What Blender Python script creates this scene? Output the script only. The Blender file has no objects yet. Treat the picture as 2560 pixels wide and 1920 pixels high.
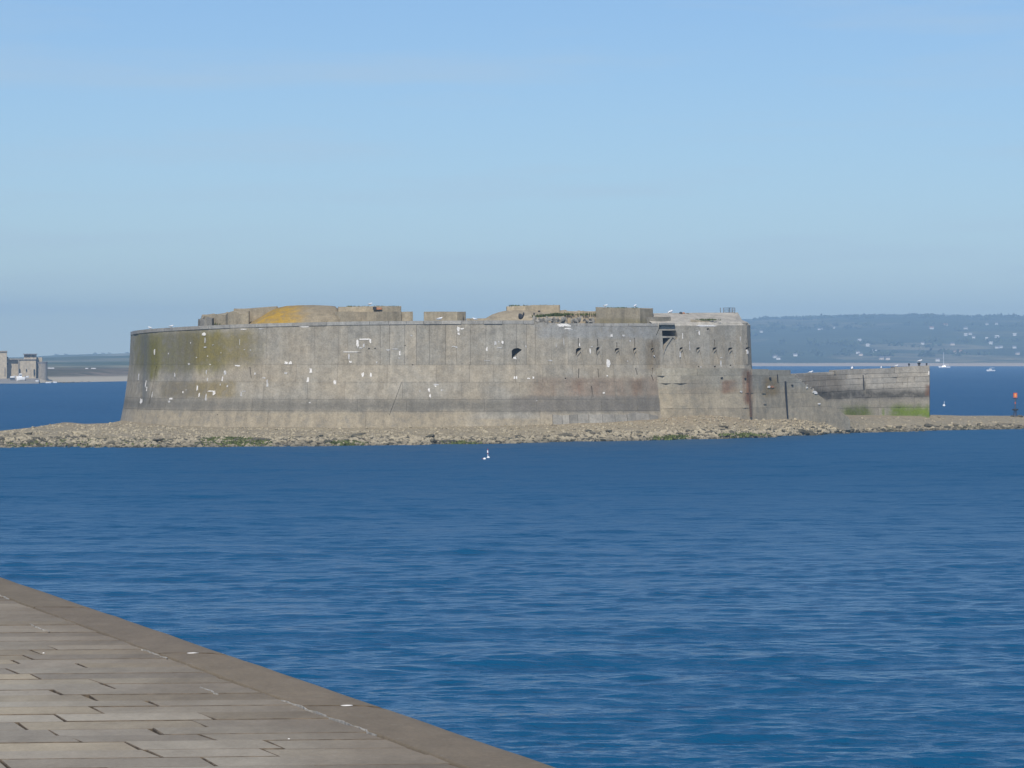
import bpy, bmesh, math, random
import numpy as np
from mathutils import Vector, noise as mnoise

random.seed(7)
RNG = np.random.default_rng(11)
scene = bpy.context.scene
COL = scene.collection

# ------------------------------------------------------------------ camera
F = 8533.0            # focal length in photo pixels (2560 wide) = 120 mm on 36 mm
HOR = 893.0           # photo row of the horizon
EYE = 8.0             # eye height above the water, metres
cam_d = bpy.data.cameras.new('camera'); cam = bpy.data.objects.new('camera', cam_d); COL.objects.link(cam)
cam_d.sensor_width = 36.0; cam_d.lens = 120.0
cam_d.shift_y = -(960.0 - HOR) / 2560.0
cam_d.clip_start = 0.5; cam_d.clip_end = 80000
cam.location = (0, 0, EYE); cam.rotation_euler = (math.radians(90), 0, 0)
scene.camera = cam

# ------------------------------------------------------------------ light
SUN_EL, SUN_AZ = 43.0, -8.0     # elevation; azimuth left of straight-behind the camera
el, az = math.radians(SUN_EL), math.radians(SUN_AZ)
to_sun = Vector((math.sin(az) * math.cos(el), -math.cos(az) * math.cos(el), math.sin(el)))
sun_d = bpy.data.lights.new('sun', 'SUN'); sun = bpy.data.objects.new('sun', sun_d); COL.objects.link(sun)
sun_d.energy = 4.2; sun_d.angle = math.radians(0.53); sun_d.color = (1.0, 0.95, 0.87)
sun.rotation_euler = to_sun.to_track_quat('Z', 'Y').to_euler()

world = bpy.data.worlds.new('World'); scene.world = world; world.use_nodes = True
wn = world.node_tree; wn.nodes.clear()
sky = wn.nodes.new('ShaderNodeTexSky'); sky.sky_type = 'NISHITA'; sky.sun_disc = False
sky.sun_elevation = el; sky.sun_rotation = math.atan2(to_sun.x, to_sun.y)
sky.altitude = 0; sky.air_density = 1.0; sky.dust_density = 0.0; sky.ozone_density = 3.0
hsv = wn.nodes.new('ShaderNodeHueSaturation'); hsv.inputs['Saturation'].default_value = 1.0
tint = wn.nodes.new('ShaderNodeMix'); tint.data_type = 'RGBA'; tint.blend_type = 'MULTIPLY'
tint.inputs[0].default_value = 1.0; tint.inputs[7].default_value = (0.705, 0.852, 1.085, 1)
tc = wn.nodes.new('ShaderNodeTexCoord')
mp = wn.nodes.new('ShaderNodeMapping'); mp.inputs['Scale'].default_value = (5, 5, 55); mp.inputs['Rotation'].default_value = (0.02, -0.05, 0)
cn = wn.nodes.new('ShaderNodeTexNoise'); cn.inputs['Scale'].default_value = 1.6; cn.inputs['Detail'].default_value = 5; cn.inputs['Roughness'].default_value = 0.55
cr = wn.nodes.new('ShaderNodeMapRange'); cr.inputs[1].default_value = 0.50; cr.inputs[2].default_value = 0.80; cr.inputs[3].default_value = 0.0; cr.inputs[4].default_value = 0.5
cirrus = wn.nodes.new('ShaderNodeMix'); cirrus.data_type = 'RGBA'; cirrus.inputs[7].default_value = (5.6, 6.9, 8.2, 1)
bg = wn.nodes.new('ShaderNodeBackground'); bg.inputs[1].default_value = 0.090
wo = wn.nodes.new('ShaderNodeOutputWorld')
L = wn.links.new
L(sky.outputs[0], hsv.inputs['Color']); L(hsv.outputs[0], tint.inputs[6])
L(tc.outputs['Generated'], mp.inputs[0]); L(mp.outputs[0], cn.inputs[0]); L(cn.outputs[0], cr.inputs[0])
L(cr.outputs[0], cirrus.inputs[0]); L(tint.outputs[2], cirrus.inputs[6]); L(cirrus.outputs[2], bg.inputs[0]); L(bg.outputs[0], wo.inputs[0])

scene.view_settings.view_transform = 'Standard'; scene.view_settings.look = 'None'
scene.view_settings.exposure = 0.0; scene.view_settings.gamma = 1.0
scene.view_settings.use_curve_mapping = False
scene.render.engine = 'CYCLES'
scene.cycles.use_denoising = True
scene.cycles.max_bounces = 6; scene.cycles.diffuse_bounces = 3; scene.cycles.glossy_bounces = 3
scene.cycles.transmission_bounces = 3; scene.cycles.volume_bounces = 1

# ------------------------------------------------------------------ helpers
def P(px, py, D):
    """photo pixel at distance D (metres) -> world point"""
    return ((px - 1280.0) * D / F, D, EYE - (py - HOR) * D / F)
def ZP(py, D): return EYE - (py - HOR) * D / F
def XP(px, D): return (px - 1280.0) * D / F

def mesh_obj(name, verts, faces, mat=None, parent=None, smooth=False):
    me = bpy.data.meshes.new(name)
    me.from_pydata([tuple(v) for v in verts], [], [tuple(f) for f in faces])
    me.update()
    if smooth: me.polygons.foreach_set('use_smooth', [True] * len(me.polygons))
    o = bpy.data.objects.new(name, me); COL.objects.link(o)
    if mat: me.materials.append(mat)
    if parent: o.parent = parent
    return o
def bm_obj(name, bm, mat=None, parent=None, smooth=False):
    me = bpy.data.meshes.new(name); bmesh.ops.recalc_face_normals(bm, faces=bm.faces[:]); bm.to_mesh(me); bm.free()
    if smooth: me.polygons.foreach_set('use_smooth', [True] * len(me.polygons))
    o = bpy.data.objects.new(name, me); COL.objects.link(o)
    if mat: me.materials.append(mat)
    if parent: o.parent = parent
    return o
def tag(o, label=None, cat=None, group=None, kind=None):
    if label: o['label'] = label
    if cat: o['category'] = cat
    if group: o['group'] = group
    if kind: o['kind'] = kind
    return o
def empty(name, loc=(0, 0, 0)):
    o = bpy.data.objects.new(name, None); COL.objects.link(o); o.location = loc; o.empty_display_size = 0.3
    return o
def keep_world(child, parent):
    child.parent = parent; child.location = Vector(child.location) - Vector(parent.location)

def vnoise(x, y, scale, seed=0):
    """numpy value noise 0..1"""
    x = np.asarray(x) / scale + seed * 17.3; y = np.asarray(y) / scale + seed * 9.1
    xi = np.floor(x).astype(int); yi = np.floor(y).astype(int); fx = x - xi; fy = y - yi
    fx = fx * fx * (3 - 2 * fx); fy = fy * fy * (3 - 2 * fy)
    def h(a, b):
        n = (a * 374761393 + b * 668265263 + seed * 1274126177) & 0x7fffffff
        n = ((n ^ (n >> 13)) * 1274126177) & 0x7fffffff
        return ((n ^ (n >> 16)) & 0xffff) / 65535.0
    return (h(xi, yi) * (1 - fx) + h(xi + 1, yi) * fx) * (1 - fy) + (h(xi, yi + 1) * (1 - fx) + h(xi + 1, yi + 1) * fx) * fy

# ------------------------------------------------------------------ materials
class NT:
    def __init__(s, name):
        s.m = bpy.data.materials.new(name); s.m.use_nodes = True
        s.t = s.m.node_tree; s.t.nodes.clear()
        s.out = s.t.nodes.new('ShaderNodeOutputMaterial'); s.b = s.t.nodes.new('ShaderNodeBsdfPrincipled')
        s.t.links.new(s.b.outputs[0], s.out.inputs[0])
    def n(s, ty): return s.t.nodes.new(ty)
    def set(s, sock, v):
        if isinstance(v, bpy.types.NodeSocket): s.t.links.new(v, sock)
        elif v is not None:
            if sock.type == 'RGBA' and not hasattr(v, '__len__'): v = (v, v, v, 1)
            elif sock.type == 'RGBA' and len(v) == 3: v = (*v, 1)
            sock.default_value = v
    def math(s, op, a, b=None, clamp=False):
        q = s.n('ShaderNodeMath'); q.operation = op; q.use_clamp = clamp
        s.set(q.inputs[0], a); s.set(q.inputs[1], b); return q.outputs[0]
    def mix(s, f, a, b, mode='MIX'):
        q = s.n('ShaderNodeMix'); q.data_type = 'RGBA'; q.blend_type = mode
        s.set(q.inputs[0], f); s.set(q.inputs[6], a); s.set(q.inputs[7], b); return q.outputs[2]
    def pos(s):
        g = s.n('ShaderNodeNewGeometry'); return g.outputs['Position']
    def sep(s, v):
        q = s.n('ShaderNodeSeparateXYZ'); s.set(q.inputs[0], v); return q.outputs
    def vscale(s, v, sc):
        q = s.n('ShaderNodeVectorMath'); q.operation = 'MULTIPLY'; s.set(q.inputs[0], v); q.inputs[1].default_value = sc; return q.outputs[0]
    def noise(s, v, scale, detail=4, rough=0.55, dist=0.0, dims='3D'):
        q = s.n('ShaderNodeTexNoise'); s.set(q.inputs['Vector'], v); q.inputs['Scale'].default_value = scale
        q.inputs['Detail'].default_value = detail; q.inputs['Roughness'].default_value = rough; q.inputs['Distortion'].default_value = dist
        return q.outputs[0]
    def rng(s, v, a, b, c=0.0, d=1.0, smooth=True):
        q = s.n('ShaderNodeMapRange'); q.interpolation_type = 'SMOOTHSTEP' if smooth else 'LINEAR'
        s.set(q.inputs[0], v); q.inputs[1].default_value = a; q.inputs[2].default_value = b; q.inputs[3].default_value = c; q.inputs[4].default_value = d
        return q.outputs[0]
    def rand(s):
        return s.n('ShaderNodeObjectInfo').outputs['Random']
    def bump(s, h, strength, dist, prev=None):
        q = s.n('ShaderNodeBump'); s.set(q.inputs['Height'], h); q.inputs['Strength'].default_value = strength; q.inputs['Distance'].default_value = dist
        if prev is not None: s.t.links.new(prev, q.inputs['Normal'])
        return q.outputs[0]
    def done(s, color=None, rough=0.9, normal=None, spec=0.3, metal=0.0):
        s.set(s.b.inputs['Base Color'], color); s.set(s.b.inputs['Roughness'], rough)
        s.b.inputs['Specular IOR Level'].default_value = spec; s.b.inputs['Metallic'].default_value = metal
        if normal is not None: s.t.links.new(normal, s.b.inputs['Normal'])
        return s.m
    def box(s, c, warp, x0, x1, z0, z1, sx=1.0, sz=0.5):
        """soft box mask in world x / z, edges broken up by warp noise"""
        X = s.math('ADD', c[0], s.math('MULTIPLY', s.math('SUBTRACT', warp, 0.5), sx * 2.2))
        Z = s.math('ADD', c[2], s.math('MULTIPLY', s.math('SUBTRACT', warp, 0.5), sz * 2.2))
        a = s.math('MULTIPLY', s.rng(X, x0 - sx, x0 + sx), s.rng(X, x1 - sx, x1 + sx, 1, 0))
        b = s.math('MULTIPLY', s.rng(Z, z0 - sz, z0 + sz), s.rng(Z, z1 - sz, z1 + sz, 1, 0))
        return s.math('MULTIPLY', a, b)

def plain(name, col, rough=0.7, var=0.15, scale=3.0, spec=0.3, metal=0.0):
    t = NT(name); p = t.pos(); a = t.noise(p, scale, 5, 0.6)
    c = t.mix(t.rng(a, 0.3, 0.7), [x * (1 - var) for x in col], [min(1, x * (1 + var)) for x in col])
    return t.done(c, rough, None, spec, metal)

def concrete(name, colA, colB, stains=(), rnd=0.11, streak=0.34, bump=0.6, pits=True):
    t = NT(name); p = t.pos(); c = t.sep(p)
    big = t.noise(p, 0.22, 4, 0.6); mid = t.noise(p, 1.4, 6, 0.62); fine = t.noise(p, 7.0, 5, 0.7)
    strk = t.noise(t.vscale(p, (1.5, 1.5, 0.12)), 1.0, 5, 0.65)
    warp = t.noise(p, 0.8, 5, 0.65)
    r = t.rand()
    f = t.math('ADD', t.math('MULTIPLY', big, 1.15), t.math('MULTIPLY', r, 0.20))
    col = t.mix(t.rng(f, 0.35, 1.0), colA, colB)
    r2 = t.math('FRACT', t.math('MULTIPLY', r, 37.7))
    val = t.math('ADD', 1.0 - rnd / 2, t.math('MULTIPLY', r2, rnd))
    val = t.math('MULTIPLY', val, t.rng(strk, 0.28, 0.75, 1 - streak * 0.65, 1 + streak * 0.35, False))
    val = t.math('MULTIPLY', val, t.rng(mid, 0.27, 0.73, 0.74, 1.18, False))
    val = t.math('MULTIPLY', val, t.rng(fine, 0.27, 0.73, 0.72, 1.24, False))
    for (x0, x1, z0, z1, scol, k, sx, sz, vertical) in stains:
        m = t.box(c, strk if vertical else warp, x0, x1, z0, z1, sx, sz)
        n = t.rng(strk if vertical else mid, 0.28, 0.56, 0.35, 1.0)
        m = t.math('MULTIPLY', t.math('MULTIPLY', m, n), k)
        col = t.mix(m, col, scol)
    q = t.n('ShaderNodeVectorMath'); q.operation = 'SCALE'; t.set(q.inputs[0], col); t.t.links.new(val, q.inputs['Scale'])
    h = t.math('ADD', t.math('MULTIPLY', mid, 0.7), t.math('MULTIPLY', fine, 0.3))
    nrm = t.bump(h, bump, 0.06)
    return t.done(q.outputs[0], 0.93, nrm, 0.2)

TAN = (0.374, 0.321, 0.238); GREY = (0.322, 0.303, 0.257); PALE = (0.44, 0.43, 0.40)
OLIVE = (0.165, 0.148, 0.036); DARK = (0.15, 0.145, 0.135); SILT = (0.360, 0.305, 0.216); RUST = (0.20, 0.108, 0.062)
fx = lambda px: (px - 1280) * 0.0397
fz = lambda py: EYE - (py - HOR) * 0.0393
fort_stains = [
    (fx(300), fx(560), fz(930), fz(828), OLIVE, 0.85, 1.2, 0.7, False),
    (fx(345), fx(378), fz(950), fz(850), OLIVE, 0.95, 0.35, 0.5, True),
    (fx(455), fx(640), fz(912), fz(828), (0.19, 0.155, 0.05), 0.8, 1.4, 0.8, False),
    (fx(395), fx(590), fz(995), fz(955), (0.20, 0.155, 0.06), 0.75, 1.0, 0.3, False),
    (fx(325), fx(350), fz(1020), fz(830), (0.12, 0.13, 0.13), 0.75, 0.5, 0.3, True),
    (fx(395), fx(480), fz(1000), fz(828), DARK, 0.45, 0.8, 0.4, True),
    (fx(1330), fx(1660), fz(995), fz(944), (0.25, 0.190, 0.138), 0.75, 0.8, 0.3, True),
    (fx(1436), fx(1456), fz(985), fz(950), RUST, 0.6, 0.6, 0.6, True),
    (fx(1488), fx(1506), fz(980), fz(950), RUST, 0.55, 0.6, 0.6, True),
    (fx(1585), fx(1605), fz(985), fz(948), (0.16, 0.10, 0.06), 0.65, 0.6, 0.6, True),
    (fx(1615), fx(1650), fz(925), fz(850), (0.20, 0.15, 0.085), 0.7, 0.3, 0.4, True),
    (fx(200), fx(1900), fz(1030), fz(1000), (0.185, 0.170, 0.138), 0.95, 1.0, 0.50, False),
    (fx(1280), fx(1680), fz(1030), fz(990), (0.185, 0.168, 0.142), 0.8, 0.8, 0.2, False),
    (fx(300), fx(1180), -3.0, fz(1029), SILT, 0.97, 1.0, 0.30, False),
    (fx(1180), fx(1900), -3.0, fz(1046), SILT, 0.9, 1.0, 0.15, False),
    (fx(1340), fx(1640), fz(845), fz(800), (0.30, 0.30, 0.285), 0.8, 1.0, 0.3, False),
]
M_FORT = concrete('weathered concrete wall', TAN, GREY, fort_stains)
M_COPE = concrete('pale coping', (0.36, 0.335, 0.29), (0.33, 0.325, 0.30), (), 0.25)
M_BLOCK = concrete('ochre concrete block', (0.385, 0.315, 0.210), (0.31, 0.270, 0.195),
                   [(fx(1490), fx(1640), fz(812), fz(796), (0.2, 0.17, 0.08), 0.6, 0.8, 0.2, False)], 0.25, 0.45)
M_BLOCKD = concrete('grey concrete block', (0.27, 0.245, 0.195), (0.235, 0.215, 0.17), (), 0.2, 0.4)
M_MOUND = concrete('lichen covered mound', (0.315, 0.255, 0.165), (0.285, 0.235, 0.155),
                   [(fx(625), fx(745), 11.0, 14.5, (0.40, 0.245, 0.035), 1.0, 1.6, 0.3, False)], 0.1, 0.2)
M_ROOF = concrete('sunlit casemate roof', (0.47, 0.42, 0.34), (0.42, 0.39, 0.33), (), 0.1, 0.3)  # paler than the walls: sunlight on the slope put into the colour
M_RUBBLE = concrete('broken rubble', (0.33, 0.305, 0.26), (0.25, 0.235, 0.20), (), 0.5, 0.2, 0.8)
px_ = lambda px, D=349: (px - 1280) * D / F
pz_ = lambda py, D=346: EYE - (py - HOR) * D / F
pier_stains = [
    (px_(1600), px_(2140), -3.0, pz_(968), SILT, 0.92, 1.0, 0.35, False),
    (px_(1795), px_(1830), pz_(982), pz_(950), RUST, 0.75, 0.5, 0.2, True),
    (px_(1858, 344), px_(1880, 344), pz_(1010, 344), pz_(925, 344), (0.20, 0.105, 0.06), 1.0, 0.45, 0.4, True),
    (px_(1866), px_(1874), pz_(1042), pz_(1000), (0.15, 0.125, 0.10), 0.9, 0.12, 0.3, True),
    (px_(1905), px_(1945), pz_(990), pz_(945), (0.26, 0.185, 0.085), 0.8, 0.4, 0.3, False),
    (px_(1690), px_(1760), pz_(985), pz_(945), (0.24, 0.20, 0.15), 0.5, 0.8, 0.3, False),
]
M_PIER = concrete('pier concrete', (0.352, 0.308, 0.222), (0.335, 0.312, 0.255), pier_stains, 0.22, 0.25)
hx = lambda px: (px - 1280) * 384 / F
hz = lambda py: EYE - (py - HOR) * 384 / F
harb_stains = [
    (hx(1980), hx(2100), hz(1000), hz(936), (0.19, 0.165, 0.13), 0.85, 1.0, 0.4, False),
    (hx(1980), hx(2400), hz(998), hz(975), (0.085, 0.078, 0.064), 1.0, 1.0, 0.5, False),
    (hx(1980), hx(2400), -3.0, hz(999), (0.27, 0.245, 0.19), 0.9, 1.0, 0.3, False),
    (hx(2100), hx(2178), -3.0, hz(1017), (0.125, 0.155, 0.032), 0.95, 0.8, 0.5, False),
    (hx(2208), hx(2214), -3.0, hz(1022), (0.135, 0.185, 0.030), 0.9, 0.15, 0.25, True),
    (hx(2229), hx(2400), -3.0, hz(1015), (0.120, 0.165, 0.024), 1.0, 0.7, 0.45, False),
    (hx(2318), hx(2340), hz(990), hz(962), (0.15, 0.08, 0.05), 0.8, 0.2, 0.2, True),
]
M_HARB = concrete('harbour wall masonry', (0.39, 0.350, 0.285), (0.34, 0.320, 0.28), harb_stains, 0.26, 0.3)
M_PLASTER = plain('white plaster', (0.72, 0.69, 0.64), 0.9, 0.22, 9.0)
M_PLGREY = plain('pale grey plaster', (0.50, 0.49, 0.47), 0.9, 0.25, 7.0)
M_GULL = plain('white feathers', (0.86, 0.86, 0.85), 0.7, 0.04, 20)
M_GULLW = plain('grey wing feathers', (0.42, 0.45, 0.48), 0.7, 0.08, 20)
M_YEL = plain('yellow beak', (0.75, 0.42, 0.05), 0.5, 0.05)
M_IRON = plain('black iron', (0.03, 0.032, 0.036), 0.6, 0.3, 6)
M_STEEL = plain('grey steel', (0.22, 0.24, 0.26), 0.5, 0.2, 6, 0.4, 0.3)
M_RUSTY = plain('rusty iron', (0.115, 0.075, 0.052), 0.85, 0.4, 9)
M_BRICK = plain('orange brick', (0.40, 0.19, 0.10), 0.9, 0.3, 6)
M_GELCOAT = plain('white gelcoat', (0.86, 0.86, 0.85), 0.35, 0.03, 2, 0.5)
M_GLASS = plain('dark boat glass', (0.02, 0.028, 0.035), 0.15, 0.1, 2, 0.6)
M_NAVY = plain('dark antifouling', (0.03, 0.04, 0.06), 0.6, 0.2)
M_RED = plain('red orange daymark', (0.55, 0.10, 0.05), 0.5, 0.12, 5)
M_YELM = plain('yellow daymark panel', (0.70, 0.30, 0.10), 0.5, 0.1, 5)
M_TILE = plain('slate roof', (0.17, 0.165, 0.17), 0.8, 0.2, 1)
M_TILER = plain('tile roof', (0.36, 0.20, 0.14), 0.8, 0.2, 1)
M_HOUSE = plain('white render', (0.66, 0.64, 0.61), 0.8, 0.06, 0.5)
M_HOUSEC = plain('cream render', (0.66, 0.56, 0.46), 0.8, 0.08, 0.5)
M_FARFORT = concrete('far fort stone', (0.50, 0.42, 0.30), (0.45, 0.385, 0.285), (), 0.22, 0.3)
M_FARSHADE = concrete('far fort shaded stone', (0.34, 0.30, 0.245), (0.30, 0.27, 0.225), (), 0.15, 0.3)  # darker copy of the fort stone, with shade put into the colour
M_WEED = plain('green seaweed', (0.105, 0.125, 0.030), 0.7, 0.5, 2.5)
M_GRASS = plain('rampart grass', (0.075, 0.095, 0.022), 0.9, 0.4, 3)

# water
def water_mat():
    t = NT('sea water'); p = t.pos()
    flat = t.vscale(p, (0.62, 1.0, 1.0))
    w1 = t.noise(flat, 0.55, 3, 0.5, 0.3)
    w2 = t.noise(flat, 1.9, 3, 0.55, 0.2)
    w0 = t.noise(t.vscale(p, (0.5, 1, 1)), 0.09, 3, 0.5)
    gust = t.rng(t.noise(t.vscale(p, (0.35, 1, 1)), 0.012, 3, 0.55), 0.3, 0.7, 0.75, 1.25)
    h = t.math('ADD', t.math('MULTIPLY', w1, 1.8), t.math('MULTIPLY', w2, 0.55))
    h = t.math('ADD', h, t.math('MULTIPLY', w0, 1.0))
    h = t.math('MULTIPLY', h, gust)
    nrm = t.bump(h, 1.0, 0.62)
    t.b.inputs['IOR'].default_value = 1.333
    return t.done((0.003, 0.070, 0.170), 0.46, nrm, 0.5)
M_WATER = water_mat()
def water_near():
    t = NT('rippled water'); p = t.pos()
    w2 = t.noise(t.vscale(p, (0.55, 1, 1)), 4.5, 3, 0.6, 0.2); w3 = t.noise(t.vscale(p, (0.5, 1, 1)), 1.3, 3, 0.55, 0.3)
    nrm = t.bump(t.math('ADD', t.math('MULTIPLY', w2, 0.12), t.math('MULTIPLY', w3, 0.34)), 1.0, 0.62)
    t.b.inputs['IOR'].default_value = 1.333
    # the open water further from the quay is choppier: more unresolved ripple
    rough = t.rng(t.sep(p)[1], 60, 260, 0.17, 0.44)
    return t.done((0.0025, 0.070, 0.158), rough, nrm, 0.5)
M_WATERN = water_near()
def beach_mat():
    t = NT('shingle beach'); p = t.pos(); c = t.sep(p)
    a = t.noise(p, 0.35, 5, 0.6); b = t.noise(p, 2.2, 5, 0.7); f = t.noise(p, 6.0, 4, 0.7)
    col = t.mix(t.rng(a, 0.35, 0.65), (0.385, 0.322, 0.212), (0.340, 0.290, 0.202))
    zz = t.math('ADD', c[2], t.math('MULTIPLY', t.math('SUBTRACT', a, 0.5), 1.2))
    wet = t.rng(zz, 0.05, 0.55, 1, 0)
    col = t.mix(t.math('MULTIPLY', wet, 0.85), col, (0.12, 0.105, 0.075))
    hi = t.rng(zz, 0.9, 1.8)
    col = t.mix(t.math('MULTIPLY', hi, 0.7), col, (0.36, 0.285, 0.185))
    alg = t.math('MULTIPLY', t.rng(t.noise(p, 0.12, 3, 0.6), 0.55, 0.33), t.rng(zz, 0.0, 0.7, 1, 0))
    col = t.mix(t.math('MULTIPLY', alg, 0.8), col, (0.12, 0.13, 0.04))
    val = t.math('MULTIPLY', t.rng(b, 0.25, 0.75, 0.65, 1.25, False), t.rng(f, 0.25, 0.75, 0.75, 1.2, False))
    q = t.n('ShaderNodeVectorMath'); q.operation = 'SCALE'; t.set(q.inputs[0], col); t.t.links.new(val, q.inputs['Scale'])
    nrm = t.bump(t.math('ADD', b, t.math('MULTIPLY', f, 0.4)), 0.9, 0.25)
    return t.done(q.outputs[0], 0.95, nrm, 0.15)
M_BEACH = beach_mat()
def rock_mat(name, a, b, dark):
    t = NT(name); p = t.pos(); n = t.noise(p, 0.9, 4, 0.7); f = t.noise(p, 5, 4, 0.7); c = t.sep(p)
    col = t.mix(t.rng(n, 0.35, 0.65), a, b)
    zz = t.math('ADD', c[2], t.math('MULTIPLY', t.math('SUBTRACT', t.noise(p, 0.2, 3, 0.6), 0.5), 1.0))
    col = t.mix(t.math('MULTIPLY', t.rng(zz, 0.0, 0.55, 1, 0), 0.75), col, dark)
    col = t.mix(t.rng(f, 0.3, 0.7, 0.0, 0.35), col, (0.10, 0.09, 0.07))
    return t.done(col, 0.95, t.bump(f, 0.6, 0.1), 0.15)
M_ROCK = rock_mat('shore stones', (0.50, 0.425, 0.285), (0.35, 0.300, 0.212), (0.15, 0.132, 0.095))
M_ROCKD = rock_mat('dark weedy rock', (0.16, 0.14, 0.10), (0.07, 0.068, 0.05), (0.04, 0.042, 0.03))

def land_mat(name, zlow, low, a, b, fields=True):
    t = NT(name); p = t.pos(); c = t.sep(p)
    n = t.noise(p, 0.0035, 5, 0.6); m = t.noise(p, 0.02, 5, 0.65)
    col = t.mix(t.rng(n, 0.35, 0.65), a, b)
    if fields:
        v = t.n('ShaderNodeTexVoronoi'); v.feature = 'F1'; t.set(v.inputs['Vector'], t.vscale(p, (1, 0.55, 1))); v.inputs['Scale'].default_value = 0.0062
        sp = t.sep(v.outputs['Color'])
        col = t.mix(t.rng(sp[0], 0.70, 0.80, 0, 0.75), col, (0.30, 0.25, 0.14))
        col = t.mix(t.rng(sp[1], 0.55, 0.75, 0, 0.6), col, (0.08, 0.105, 0.035))
    col = t.mix(t.rng(m, 0.42, 0.62, 0.75, 0.0), col, (0.035, 0.048, 0.02))
    z = t.math('ADD', c[2], t.math('MULTIPLY', t.math('SUBTRACT', m, 0.5), zlow * 0.9))
    lowm = t.rng(z, zlow * 0.8, zlow * 1.2, 1, 0)
    if fields: lowm = t.math('MULTIPLY', lowm, t.rng(c[0], -300, 100))
    col = t.mix(lowm, col, low)
    return t.done(col, 0.95, None, 0.1)
M_HILL = land_mat('hillside fields', 2.6, (0.46, 0.36, 0.25), (0.075, 0.090, 0.035), (0.055, 0.07, 0.028))
M_HEATH = land_mat('low heath', 1.5, (0.42, 0.37, 0.28), (0.27, 0.195, 0.150), (0.21, 0.175, 0.125), False)
M_LEAF = plain('far foliage', (0.045, 0.062, 0.022), 0.9, 0.4, 0.2)
M_BARK = plain('bark', (0.10, 0.08, 0.06), 0.9, 0.2)

def pave_mat(name, cols, rnd, grainy, edge=None):
    t = NT(name); p = t.pos(); r = t.rand()
    r2 = t.math('FRACT', t.math('MULTIPLY', r, 57.3))
    col = t.mix(t.rng(r, 0.25, 0.55), cols[0], cols[1]); col = t.mix(t.rng(r2, 0.5, 0.8), col, cols[2])
    big = t.noise(t.vscale(p, (1, 0.45, 1)), 0.7, 4, 0.6); mid = t.noise(t.vscale(p, (1, 0.5, 1)), 5, 5, 0.65); fine = t.noise(p, 55, 5, 0.75)
    spots = t.noise(p, 16, 3, 0.6)
    col = t.mix(t.rng(big, 0.42, 0.70, 0, 0.55), col, cols[3])
    # brown waterside staining, strongest along the quay's edge (line of the edge: x + 0.334 y = 4.87)
    c3 = t.sep(p); dist = t.math('SUBTRACT', 4.87, t.math('ADD', c3[0], t.math('MULTIPLY', c3[1], 0.334)))
    dist = t.math('ADD', dist, t.math('MULTIPLY', t.math('SUBTRACT', t.noise(t.vscale(p, (1, 0.5, 1)), 1.6, 4, 0.6), 0.5), 1.5))
    col = t.mix(t.rng(dist, 0.1, 2.0, 0.75, 0.0), col, (0.175, 0.140, 0.098))
    col = t.mix(t.rng(spots, 0.62, 0.74, 0, 0.35), col, (0.34, 0.31, 0.26))
    val = t.math('ADD', 1 - rnd / 2, t.math('MULTIPLY', t.math('FRACT', t.math('MULTIPLY', r, 91.7)), rnd))
    val = t.math('MULTIPLY', val, t.rng(mid, 0.25, 0.75, 0.82, 1.15, False))
    val = t.math('MULTIPLY', val, t.rng(fine, 0.25, 0.75, 1 - grainy, 1 + grainy, False))
    q = t.n('ShaderNodeVectorMath'); q.operation = 'SCALE'; t.set(q.inputs[0], col); t.t.links.new(val, q.inputs['Scale'])
    nrm = t.bump(t.math('ADD', mid, t.math('MULTIPLY', fine, 0.35)), 0.55, 0.012)
    return t.done(q.outputs[0], 0.88, nrm, 0.3)
M_PAVE = pave_mat('paving stone', [(0.385, 0.325, 0.228), (0.375, 0.335, 0.262), (0.320, 0.282, 0.222), (0.268, 0.224, 0.166)], 0.34, 0.2)
M_KERB = pave_mat('quay edge stone', [(0.300, 0.242, 0.160), (0.285, 0.238, 0.163), (0.255, 0.214, 0.158), (0.21, 0.165, 0.112)], 0.14, 0.22)
M_JOINT = plain('joint dirt', (0.13, 0.102, 0.072), 0.95, 0.4, 12)
M_MORTAR = plain('white mortar', (0.40, 0.375, 0.33), 0.9, 0.35, 25)

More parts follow.
